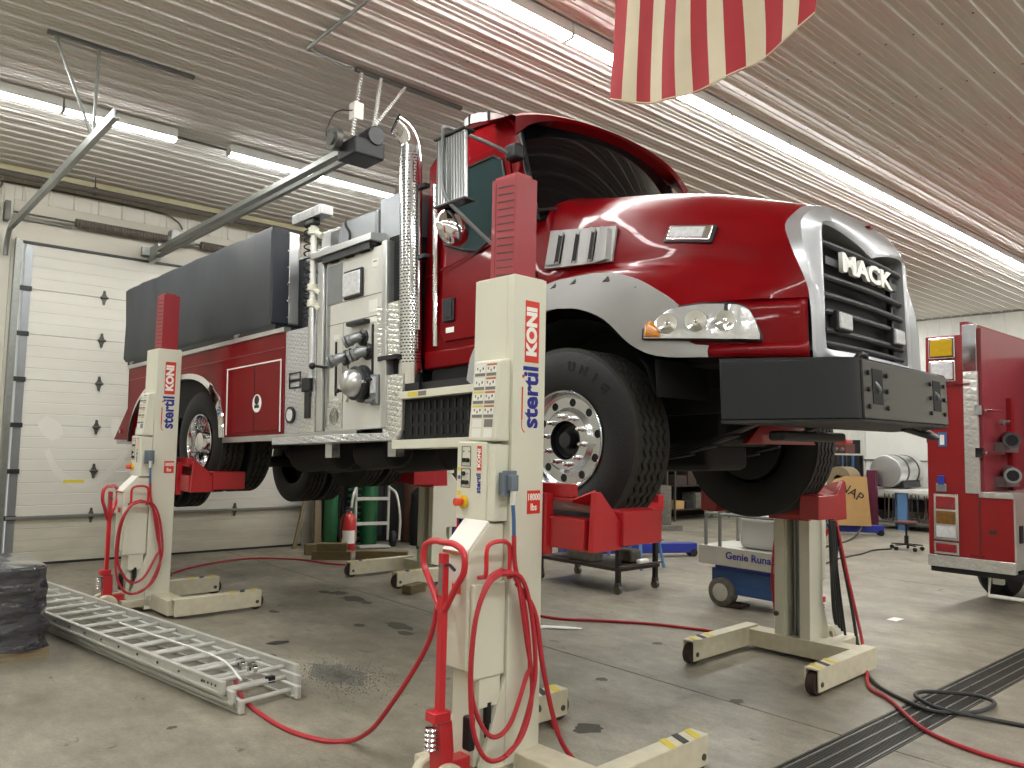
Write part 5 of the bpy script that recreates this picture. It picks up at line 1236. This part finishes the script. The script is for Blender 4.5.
for (lab, cat, mt, a, bev) in (('grey toolbox on the lower shelf of the tool cart', 'toolbox', 'tool_gray', (7.1, 6.62, .302, 7.35, 7.0, .50), .01),
        ('grey machine part next to the toolbox on the tool cart shelf', 'machine part', 'tool_gray', (7.45, 6.25, .302, 7.65, 6.5, .46), .03),
        ('white bottle lying at the front of the tool cart shelf', 'bottle', 'white_paint', (7.42, 6.1, .302, 7.62, 6.17, .37), .03),
        ('yellow tool case standing on the toolbox', 'case', 'button_yellow', (7.15, 6.7, .502, 7.28, 6.8, .60), .01)):
    tag(MB().box(*a).build(lab.split(' on ')[0].split(' next')[0].split(' lying')[0].split(' standing')[0].replace(' ', '_').replace('grey_', '').replace('white_', '').replace('yellow_', ''), mt, None, bevel=bev), lab, cat)
tag(MB().lathe([(.502, .05), (.58, .055), (.64, .04), (.66, .02), (.70, .02), (.70, 0)], 2, (7.2, 6.9, 0), 18).build('jug', 'clear_bin'), 'clear plastic jug on the toolbox of the tool cart', 'jug')
# blue jack stand with legs
ss = thing('step_stool', 'small blue step ladder standing beyond the tool cart', 'step ladder', (8.9, 7.4, 0))
w = at(ss)
for x, y, dx in ((8.75, 7.2, -.1), (9.05, 7.2, .1), (8.75, 7.6, -.1), (9.05, 7.6, .1)):
    w(MB().tube([(x, y, .78), (x+dx, y+(.12 if y > 7.4 else -.12), .0)], .025, 6)).build('leg', 'blue_leg', ss)
w(MB().box(8.68, 7.12, .77, 9.12, 7.68, .81)).build('step', 'blue_leg', ss, bevel=.008); w(MB().box(8.7, 7.05, .38, 9.1, 7.2, .41)).build('step', 'blue_leg', ss)
def jack_beam(lab, p, rz, L, col='blue_paint'):
    t = thing('jack_beam', lab, 'beam', p, rz)
    bx('beam', col, t, 0, -.08, .06, L, .08, .21, bevel=.01)
    MB().cyl((L-.06, -.09, .06), (L-.06, .09, .06), .06, n=16).build('roller', 'rubber', t)
    MB().cyl((.1, -.09, .06), (.1, .09, .06), .06, n=16).build('roller', 'rubber', t)
    return t
jb = jack_beam('long dark blue lift leg on the floor pointing out from behind the tool cart', (8.7, 8.5, 0), R(-26), 2.1)
bx('upright', 'blue_paint', jb, -.15, -.15, .06, .15, .15, 1.4, bevel=.01)
jb2 = jack_beam('blue lift leg under the leaning cardboard', (15.8, 8.05, 0), R(-52), 1.1)
jb3 = jack_beam('blue lift leg on the floor beside the round stool', (16.6, 5.9, 0), R(188), 1.1)
# second set of red lift forks far behind
rf = thing('lift_column', 'distant red lift fork and carriage standing far beyond the truck', 'lift', (13.4, 10.6, 0), R(150))
bx('post', 'tool_gray', rf, -.3, -.15, 0, -.05, .15, .9, bevel=.01); bx('base_leg', 'tool_gray', rf, -.4, -.5, 0, .7, -.35, .1); bx('base_leg', 'tool_gray', rf, -.4, .35, 0, .7, .5, .1)
bx('carriage', 'lift_red', rf, -.05, -.35, .42, .08, .35, .72, bevel=.01); bx('fork_arm', 'lift_red', rf, .05, -.4, .42, .6, -.28, .56); bx('fork_arm', 'lift_red', rf, .05, .28, .42, .6, .4, .56)
# round stool
st = thing('round_stool', 'small brown round stool on a five-wheeled base, on the open floor', 'stool', (14.5, 5.92, 0))
MB().lathe([(.455, 0), (.455, .17), (.475, .185), (.50, .175), (.505, 0)], 2, n=28).build('seat', 'stool_brown', st)
MB().cyl((0, 0, .09), (0, 0, .25), .035, n=14).cyl((0, 0, .25), (0, 0, .46), .018, n=12).tube([(0, .02, .43), (.0, -.14, .40), (0, -.16, .37)], .007, 6).build('column', 'black_plastic', st)
for k in range(5):
    a = 2*PI*k/5+.3; c, s = math.cos(a), math.sin(a)
    lg = MB().prism([(0, .085), (0, .12), (.26, .10), (.26, .085)], 1, -.02, .02, Matrix.Rotation(a, 4, 'Z')).build('base_leg', 'rust_dark', st)
    MB().cyl((.25*c-.02*s, .25*s+.02*c, .035), (.25*c+.02*s, .25*s-.02*c, .035), .035, n=12).build('caster', 'black_plastic', lg)
# cardboard sheet leaning
cb = thing('cardboard_sheet', 'tall brown cardboard sheet with scrawled letters leaning beyond the far lift column', 'cardboard', (15.9, 7.6, .0), R(-48))
MB().prism([(-.42, .2), (.42, .2), (.36, 1.2), (-.05, 1.2), (-.28, 1.12), (-.40, .9)], 1, -.02, .02, Matrix.Rotation(R(-4), 4, 'X')).build('sheet', 'cardboard', cb)
text('NAP', .26, 'black_ink', cb, (.05, -.025+.055, .88), (.8, 0, -.55), (.5, .05, .8), ext=.001)
# aluminium tank on its bench
tb = thing('workbench', 'white-topped workbench with blue legs at the right end of the room', 'bench', (18.6, 7.2, 0))
w = at(tb)
w(MB().box(18.0, 6.4, .82, 19.2, 8.1, .9)).build('top', 'white_paint', tb, bevel=.006)
for x, y in ((18.05, 6.5), (19.1, 6.5), (18.05, 7.45), (19.1, 7.95)): w(MB().box(x, y-.1, 0, x+.08, y+.1, .82)).build('leg', 'blue_leg', tb)
w(MB().box(18.0, 6.45, .15, 19.2, 8.05, .18)).build('shelf', 'tool_gray', tb)
tk2 = thing('aluminium_tank', 'polished round aluminium tank lying on the workbench, end towards the viewer', 'tank', (18.4, 7.75, 1.285))
MB().lathe([(-.5, 0), (-.5, .25), (-.47, .345), (-.43, .36), (.75, .36), (.75, 0)], 0, n=40).build('shell', 'brushed', tk2)
MB().lathe([(-.505, 0), (-.506, .2), (-.50, .33)], 0, n=40).build('end', 'brushed', tk2)
for x in (-.1, .45): MB().lathe([(x-.03, .358), (x-.03, .372), (x+.03, .372), (x+.03, .358)], 0, n=40).build('strap', 'galv_dark', tk2)
MB().prism([(-.33, -.35), (.33, -.35), (.30, -.18), (.15, -.30), (-.15, -.30), (-.30, -.18)], 0, -.3, .6).build('cradle', 'black_plastic', tk2)
# hose reel, coil, boxes, boards near the tank
tag(MB().lathe([(-.25, .1), (-.25, .28)]+[(-.22+i*.045, .28 if i % 2 else .245) for i in range(10)]+[(.25, .28), (.25, .1)], 0, (17.2, 8.35, 1.09), 26).build('hose_reel', 'pallet_wood'), 'pale coil of hose on a reel left of the aluminium tank', 'hose reel')
ps = thing('steel_stand', 'dark steel stand carrying a hose reel left of the aluminium tank', 'stand', (17.2, 8.35, 0))
for x in (-.22, .22): MB().box(x-.03, -.05, 0, x+.03, .05, .80).build('leg', 'black_plastic', ps)
bx('crossbar', 'black_plastic', ps, -.25, -.06, .72, .25, .06, .80)
tag(MB().prism([(-.09, 0), (.09, 0), (.04, 1.3), (-.04, 1.3)], 1, -.1, .1).build('floor_jack', 'purple_cart', loc=(17.7, 7.95, 0)), 'dark red upright stand between the cardboard and the bench', 'stand')
vn = thing('white_van', 'white van body seen beyond the workbench', 'van', (20.4, 7.9, 0))
w = at(vn)
w(MB().box(19.6, 6.1, .6, 21.3, 9.0, 2.55)).build('body', 'white_paint', vn, bevel=.08, seg=3)
w(MB().box(19.58, 6.3, 1.95, 19.62, 7.5, 2.4)).build('window', 'glass_dark', vn, bevel=.01)
w(MB().box(19.57, 6.1, 1.5, 19.63, 9.0, 1.53)).build('trim', 'galv', vn)
for y in (6.7, 8.4): w(MB().cyl((19.7, y, .36), (19.95, y, .36), .36, n=24)).build('wheel', 'rubber', vn)
w(MB().box(19.7, 6.2, .3, 21.2, 8.9, .62)).build('sill', 'black_plastic', vn)
random.seed(5)
for k in range(16):
    y = -.6+k*.085; MB().tube([(-.45+random.uniform(-.05, .05), y, .19), (-.47+random.uniform(-.05, .05), y+random.uniform(-.08, .08), .78)], .012, 6).build('stored_rod', random.choice(['galv', 'rust_dark', 'tool_gray', 'brown_pipe']), tb)
pd = thing('parts_table', 'tall dark table with a red engine on it, left of the aluminium tank', 'table', (17.9, 8.9, 0))
for x, y in ((-.4, -.45), (.4, -.45), (-.4, .45), (.4, .45)): bx('leg', 'black_plastic', pd, x-.03, y-.03, 0, x+.03, y+.03, 1.62)
bx('table_top', 'genie_white', pd, -.45, -.5, 1.62, .45, .5, 1.66); bx('lower_shelf', 'black_plastic', pd, -.43, -.48, .5, .43, .48, .53)
en = thing('engine', 'dark red engine block on the tall table left of the aluminium tank', 'engine', (17.8, 8.7, 1.66))
bx('block', 'stool_brown', en, -.2, -.22, 0, .25, .22, .22, bevel=.02); bx('cover', 'ext_red', en, -.16, -.2, .22, .2, .2, .32, bevel=.03)
for k in range(3): MB().cyl((-.2, -.14+k*.14, .1), (-.27, -.14+k*.14, .08), .04, n=12).build('port', 'tool_gray', en)
tr = thing('tool_rack', 'dark tool rack board standing behind the hose reel', 'rack', (19.0, 9.7, 0), R(-40))
bx('board', 'backdrop_dark', tr, -.9, 0, .3, .9, .05, 2.0)
for x in (-.85, .85): bx('leg', 'black_plastic', tr, x-.04, -.3, 0, x+.04, .3, .3)
random.seed(4)
for k in range(14):
    x = -.8+k*.122; h = random.uniform(.15, .5); z = random.choice((.9, 1.5))
    bx('hung_tool', random.choice(['tool_gray', 'rust_dark', 'galv', 'plug_blue']), tr, x, -.04, z-h/2, x+random.uniform(.03, .07), 0, z+h/2)
# shelving along the back wall with boxes
BOARD = ['lowest', 'second', 'third', 'top']
NTH = ['first', 'second', 'third', 'fourth', 'fifth', 'sixth']
def shelf_unit(lab, x, y, wd, seed=1):
    t = thing('storage_shelf', lab, 'shelf', (x, y, 0), 0)
    for xx in (0, wd):
        for yy in (-.25, .25): bx('post', 'galv_dark', t, xx-.02, yy-.02, 0, xx+.02, yy+.02, 2.1)
    for k in range(4): bx('shelf_board', 'rust_dark', t, 0, -.27, .25+k*.55, wd, .27, .28+k*.55)
    bx('shelf_backdrop', 'backdrop_dark', t, 0, .26, .05, wd, .28, 2.3)  # dark board added to blacken the wall beyond the truck
    random.seed(seed)
    mats = [('black_plastic', 'black'), ('tool_gray', 'grey'), ('rust_dark', 'dark brown'), ('cardboard', 'tan'), ('chassis_gray', 'charcoal')]
    for k in range(4):
        xx = .06; n = 0
        while n < 5:
            w_ = random.uniform(.26, .5); h = random.uniform(.16, .42)
            if xx+w_ > wd-.05: break
            mt, cn = random.choice(mats)
            o = bx('storage_box', mt, None, x+xx, y-.24, .281+k*.55, x+xx+w_, y+.18, .281+k*.55+h, bevel=.01)
            tag(o, '%s box, %s from left, %s board, %s' % (cn, NTH[n], BOARD[k], lab), 'box', 'boxes on the %s' % lab); xx += w_+random.uniform(.03, .12); n += 1
    return t
shelf_unit('shelf right of the blue barrel', 8.62, 11.55, 1.6, seed=1)
shelf_unit('middle shelf along the back wall', 10.4, 11.55, 1.9, seed=2)
shelf_unit('shelf behind the red fork', 12.5, 11.55, 2.2, seed=3)
shelf_unit('shelf behind the hose reel', 15.0, 11.55, 2.2, seed=4)
shelf_unit('shelf in the far corner', 17.8, 11.5, 2.0, seed=6)
dk = thing('dark_backdrop', 'added wide black locker against the back wall behind the hand truck', 'backdrop', (6.2, 11.75, 0))  # dark box added as a backdrop to blacken the pale wall
bx('body', 'black_matte', dk, 0, -.05, .02, 1.75, .18, 2.1, bevel=.01)
for k in range(3): bx('door', 'backdrop_dark', dk, .03+k*.575, -.07, .1, .57+k*.575, -.05, 2.05, bevel=.006)
# hand truck with green gas cylinder
ht = thing('hand_truck', 'aluminium hand truck standing by the back wall under the truck', 'hand truck', (6.85, 11.2, 0), R(-18))
for x in (-.27, .27):
    MB().tube(smooth_path([(x, 0, .1), (x, .02, .8), (x, .04, 1.5), (x*.8, .06, 1.6), (0, .06, 1.64)], 5), .022, 8).build('frame_tube', 'ladder_alu', ht)
    MB().tube(smooth_path([(x*1.05, .0, .95), (x*1.3, -.16, .85), (x*1.5, -.22, .5), (x*1.5, -.2, .12)], 5), .02, 8).build('stair_skid', 'ladder_alu', ht)
    MB().cyl((x*1.25-.03, -.06, .13), (x*1.25+.03, -.06, .13), .13, n=20).build('wheel', 'rubber', ht)
for z in (.35, .75, 1.15): bx('crossbar', 'ladder_alu', ht, -.27, -.02, z, .27, .02, z+.05)
bx('toe_plate', 'ladder_alu', ht, -.25, -.3, .02, .25, .0, .035)
def cylinder(lab, mt, x, y, r, h):
    t = thing('gas_cylinder', lab, 'gas cylinder', (x, y, 0))
    MB().lathe([(.0, 0), (0, r), (h-.2, r), (h-.1, r*.85), (h-.03, r*.35), (h, r*.3), (h, 0)], 2, n=24).build('body', mt, t)
    MB().cyl((0, 0, h), (0, 0, h+.1), .025, n=10).cyl((-.06, 0, h+.07), (.06, 0, h+.07), .02, n=8).build('valve', 'brass_dull', t)
cylinder('green gas cylinder strapped behind the aluminium hand truck', 'green_tank', 6.93, 11.42, .13, 1.45)
cylinder('green gas cylinder left of the red fire extinguisher', 'green_tank', 6.24, 11.46, .11, 1.25)
cylinder('grey gas cylinder between the far lift column and the control panel', 'tool_gray', 8.2, 10.4, .11, 1.2)
fe = thing('fire_extinguisher', 'red fire extinguisher with a white label on the floor by the hand truck', 'fire extinguisher', (6.30, 11.0, 0))
MB().lathe([(0, 0), (0, .11), (.02, .12), (.48, .12), (.56, .08), (.59, .03), (.62, .03)], 2, n=26).build('body', 'ext_red', fe)
MB().lathe([(.12, .1205), (.32, .1205)], 2, n=16, a0=R(190), a1=R(300)).build('label', 'white_sticker', fe)
bx('valve_head', 'black_plastic', fe, -.03, -.07, .61, .03, .05, .67, bevel=.01)
MB().tube(smooth_path([(.02, -.05, .64), (-.1, -.08, .6), (-.135, -.05, .4), (-.13, -.04, .2)], 5), .013, 8).build('hose', 'black_plastic', fe)
# timber blocks
def block(lab, a, rz): 
    x0, y0, z0, lx, ly, lz = a
    o = MB().box(-lx/2, -ly/2, 0, lx/2, ly/2, lz).build('timber_block', 'wood', None, bevel=.008, loc=(x0, y0, z0), rot=(0, 0, rz))
    tag(o, lab, 'timber', None)
block('long timber block on the floor right of the block pair', (6.24, 9.90, 0, .74, .16, .13), R(-42))
block('lower timber block of the pair under the truck', (5.66, 10.32, 0, .55, .18, .12), R(-35))
block('upper timber block resting on another block', (5.67, 10.33, .12, .42, .16, .11), R(-33))
block('pale timber block behind the block pair', (5.78, 10.85, 0, .5, .16, .16), R(-20))
block('small timber block beside the leg of the far lift column', (5.2, 7.55, 0, .3, .12, .1), R(20))
tag(MB().prism([(-.06, 0), (.06, 0), (.05, 1.5), (-.04, 1.5)], 1, -.03, .03, Matrix.Rotation(R(-3), 4, 'X')).build('plank', 'pallet_wood', loc=(6.04, 11.5, 0)), 'pale plank leaning by the right jamb of the overhead door', 'plank')
tag(MB().prism([(-.03, 0), (.03, 0), (.2, .9), (.16, .9)], 1, -.02, .02).build('plank', 'pallet_wood', loc=(5.70, 11.6, 0)), 'thin wooden strip leaning left of the pale plank', 'plank')
random.seed(9)
for k in range(4):
    x = 6.1+k*.12
    tag(MB().tube(smooth_path([(x, 11.62, 1.9), (x+.02, 11.60, 1.2), (x+.01, 11.60, .4), (x+.04, 11.60, .016), (x+.075, 11.60, .4), (x+.07, 11.61, 1.8)], 5), .014, 6).build('hanging_hose', 'hose_black' if k != 2 else 'green_tank'), '%s hose hanging in a long loop before the black locker, %s from the door' % ('dark green' if k == 2 else 'black', NTH[k]), 'hose', 'hoses hung by the door')
tag(MB().cyl((7.75, 11.45, 0), (7.75, 11.45, 2.0), .13, n=22).build('brown_pipe', 'brown_pipe'), 'brown pipe standing right of the hand truck', 'pipe')
gl = MB()
gl.prism([(-.04, 0), (.04, 0), (.04, 1.5), (-.04, 1.5)], 1, -.04, .04)
for k in range(14): gl.box(-.12, -.02, .1+k*.1, .12, .02, .13+k*.1)
tag(gl.build('folding_ladder', 'green_tank', loc=(6.68, 11.5, 0)), 'green folded ladder rack behind the fire extinguisher', 'ladder')
br = thing('plastic_barrel', 'blue plastic barrel behind the far lift column', 'barrel', (8.25, 10.85, 0))
MB().lathe([(0, 0), (0, .28), (.05, .30), (.3, .31), (.33, .325), (.36, .31), (.85, .31), (.88, .32), (.92, .29), (.92, 0)], 2, n=32).build('body', 'blue_barrel', br)
tag(MB().sphere((7.75, 10.9, .0), .01).box(-.25, -.2, 0, .25, .2, .9).build('dark_bag', 'black_matte', bevel=.08, loc=(7.72, 10.95, 0)), 'black bag standing left of the blue barrel', 'bag') if False else None
tag(MB().lathe([(0, 0), (0, .2), (.5, .22), (.85, .2), (.95, .1), (.97, 0)], 2, (7.69, 10.98, 0), 16).build('black_bag', 'black_matte'), 'full black bag standing left of the blue barrel', 'bag')
tag(MB().add([(-.2, 0, 0), (.2, .02, .06), (.24, .1, .2), (-.02, .12, .26), (-.2, .08, .1)], [(0, 1, 2, 3, 4)]).build('crumpled_sheet', 'paper', None, solid=.01, loc=(7.69, 10.9, .97)), 'crumpled white sheet on top of the black bag', 'paper')
# cardboard boxes behind the control panel side
for k, (x, y, z, s_, mt, lab) in enumerate(((9.0, 10.0, .78, .55, 'cardboard', 'brown carton on the tyre stand behind the front lift column'),)):
    tag(bx('carton', mt, None, x-s_/2, y-s_/2, z, x+s_/2, y+s_/2, z+.4, bevel=.01), lab, 'box')
tag(bx('steel_cabinet', 'chassis_gray', None, 8.6, 9.7, 0, 9.4, 10.3, .78, bevel=.01), 'dark steel cabinet under the brown carton behind the front lift column', 'cabinet')
js = thing('jack_stand', 'red tall jack stand left of the dark steel cabinet', 'jack stand', (7.9, 9.7, 0))
MB().cyl((0, 0, .1), (0, 0, 1.15), .03, n=12).build('tube', 'ext_red', js); MB().cyl((0, 0, 0), (0, 0, .1), .16, .06, 16).build('foot', 'ext_red', js); MB().cyl((0, 0, 1.15), (0, 0, 1.4), .05, n=14).build('head', 'white_sticker', js)

# ================================================================== HOSES AND FLOOR BITS
def hose(lab, pts, r=.013, mt='cable_red', cat='cable', per=8, name='floor_cable'):
    P = smooth_path([(x, y, z+r) for x, y, z in pts], per)
    return tag(MB().tube(P, r, 8).build(name, mt), lab, cat)
hose('red cable sagging from behind the nearest lift column down to the ladder end', [(2.44, 3.27, 1.1), (2.38, 3.24, .93), (2.36, 3.27, .72), (2.36, 3.44, .49), (2.36, 3.71, .20), (2.36, 3.87, .075), (2.35, 4.03, 0), (2.24, 4.14, 0), (2.16, 4.48, 0), (2.18, 5.04, 0), (2.3, 5.5, 0)])
hose('red cable on the floor between the rear column and the timber blocks', [(2.2, 8.4, 0), (2.7, 9.0, 0), (3.5, 10.35, 0), (4.57, 10.94, 0), (5.2, 10.5, 0), (5.45, 9.8, 0), (5.9, 9.5, 0), (6.5, 9.6, 0)])
hose('red cable on the floor leading to the far lift column', [(3.4, 3.4, 0), (4.6, 5.4, 0), (5.3, 6.1, 0), (5.56, 5.56, 0), (5.82, 5.27, 0), (6.16, 4.81, 0), (6.4, 4.2, 0)])
hose('red cable hanging from the nearest lift column to the floor at the bottom edge', [(2.66, 2.97, 1.0), (2.76, 2.94, .85), (2.82, 2.93, .55), (2.95, 2.94, .2), (3.1, 2.93, .02), (3.17, 2.9, 0), (3.25, 2.6, 0), (3.5, 2.3, 0)])
hose('red cable across the drain grating in the lower right', [(6.45, 3.2, 1.1), (6.42, 3.1, .7), (6.35, 2.95, .2), (6.1, 2.8, .02), (5.78, 2.63, 0), (5.62, 2.42, 0), (5.17, 1.99, 0), (5.05, 1.51, 0), (5.2, 1.2, 0)])
hose('dark grey cable with a loop lying across the drain grating', [(6.6, 3.25, .9), (6.6, 3.15, .4), (6.53, 3.05, .03), (5.95, 2.68, 0), (5.66, 2.3, 0), (5.62, 2.12, .0), (5.8, 1.95, .006), (6.1, 1.93, .01), (6.18, 2.08, .01), (6.05, 2.26, .012), (5.9, 2.34, .02), (5.72, 2.28, .03), (5.66, 2.08, .012), (5.78, 1.67, 0), (5.85, 1.2, 0)], .014, 'hose_black')
Mi = (Matrix.Translation(lcC.location) @ Matrix.Rotation(lcC.rotation_euler.z, 4, 'Z')).inverted()
for k in range(4):
    o = k*.022
    MB().tube([Mi @ p for p in smooth_path([(6.33+o, 3.22, 1.25), (6.36+o*1.5, 3.19, .95), (6.33+o*1.2, 3.18, .62+.05*k), (6.38+o*2.2, 3.17, .30-.04*k), (6.36+o*1.6, 3.19, .42+.05*k), (6.35+o, 3.21, 1.1)], 8)], .011, 8).build('hose_strand', 'hose_black', lcC)
hose('thin dark hose lying on the floor left of the round stool', [(10.5, 5.6, 0), (12.0, 6.0, 0), (13.2, 6.1, 0), (13.8, 6.2, 0), (14.3, 6.1, 0)], .012, 'hose_black', 'hose')
hose('dark hose curving down to the floor below the cardboard', [(16.9, 7.75, .9), (16.6, 7.6, .4), (15.5, 7.3, .02), (13.6, 6.9, 0), (12.2, 6.9, 0)], .02, 'hose_black', 'hose')
tag(MB().add([(0, 0, 0), (.16, -.05, .004), (.3, -.22, .004), (.36, -.36, .006), (.30, -.38, .004), (.14, -.2, .005), (-.04, -.06, 0)], [(0, 1, 2, 3, 4, 5, 6)]).build('paper_scrap', 'paper', None, solid=.002, loc=(5.1, 5.52, .003)), 'torn white paper on the floor right of the nearest lift column', 'paper')
tag(bx('paper_scrap', 'paper', None, 8.3, 3.5, 0.0, 8.48, 3.6, .004), 'small white scrap on the floor beyond the far lift column', 'paper')
def flake(lab, x, y, s):
    random.seed(int(x*100))
    P = [(s*math.cos(a)*random.uniform(.6, 1.1), s*.6*math.sin(a)*random.uniform(.6, 1.1), 0) for a in [2*PI*i/9 for i in range(9)]]
    tag(MB().add(P, [tuple(range(9))]).build('floor_patch', 'dirt', None, solid=-.002, loc=(x, y, .0005)), lab, 'patch')
flake('dark scrap of rubber on the floor behind the ladder end', 3.0, 6.35, .12)
def stain(x, y, sx, sy, mt='stain', seed=1):
    random.seed(seed)
    P = [(sx*math.cos(a)*random.uniform(.65, 1.1), sy*math.sin(a)*random.uniform(.65, 1.1), 0) for a in [2*PI*i/18 for i in range(18)]]
    MB().add([tuple(p) for p in smooth_path(P+P[:1], 3)[:-1]], [tuple(range(54))]).build('oil_stain', mt, floor, smooth=0, loc=(x, y, .0012))
for k, (x, y, sx, sy) in enumerate(((4.4, 8.14, .07, .12), (4.5, 8.0, .10, .14), (4.45, 7.62, .12, .2), (4.47, 7.36, .06, .09), (4.16, 6.26, .10, .22), (4.05, 6.0, .08, .10), (3.88, 6.5, .06, .08), (1.67, 4.87, .035, .03), (4.42, 3.98, .05, .05), (4.78, 3.08, .07, .05), (2.75, 5.95, .09, .2), (3.5, 7.5, .05, .09), (3.6, 3.35, .10, .09), (5.6, 4.4, .06, .05))): stain(x, y, sx, sy, seed=k+3)
stain(2.97, 5.25, .17, .34, 'stain_gray', 40)
# spilled dark granules
random.seed(21); gr = MB()
for k in range(3200):
    a, r = random.uniform(0, 2*PI), abs(random.gauss(0, .17))
    x, y = 2.95+r*math.cos(a)*.9, 5.2+r*math.sin(a)*1.5; s = random.uniform(.002, .0055)
    gr.add([(x-s, y-s, .0), (x+s, y-s*.6, .0), (x, y+s, .0), (x+s*.2, y, s*1.4)], [(0, 1, 3), (1, 2, 3), (2, 0, 3)])
go = gr.build('spilled_granules', 'tool_gray', smooth=0)
tag(go, 'spill of dark grey granules on the floor off the ladder end', 'granules', kind='stuff')
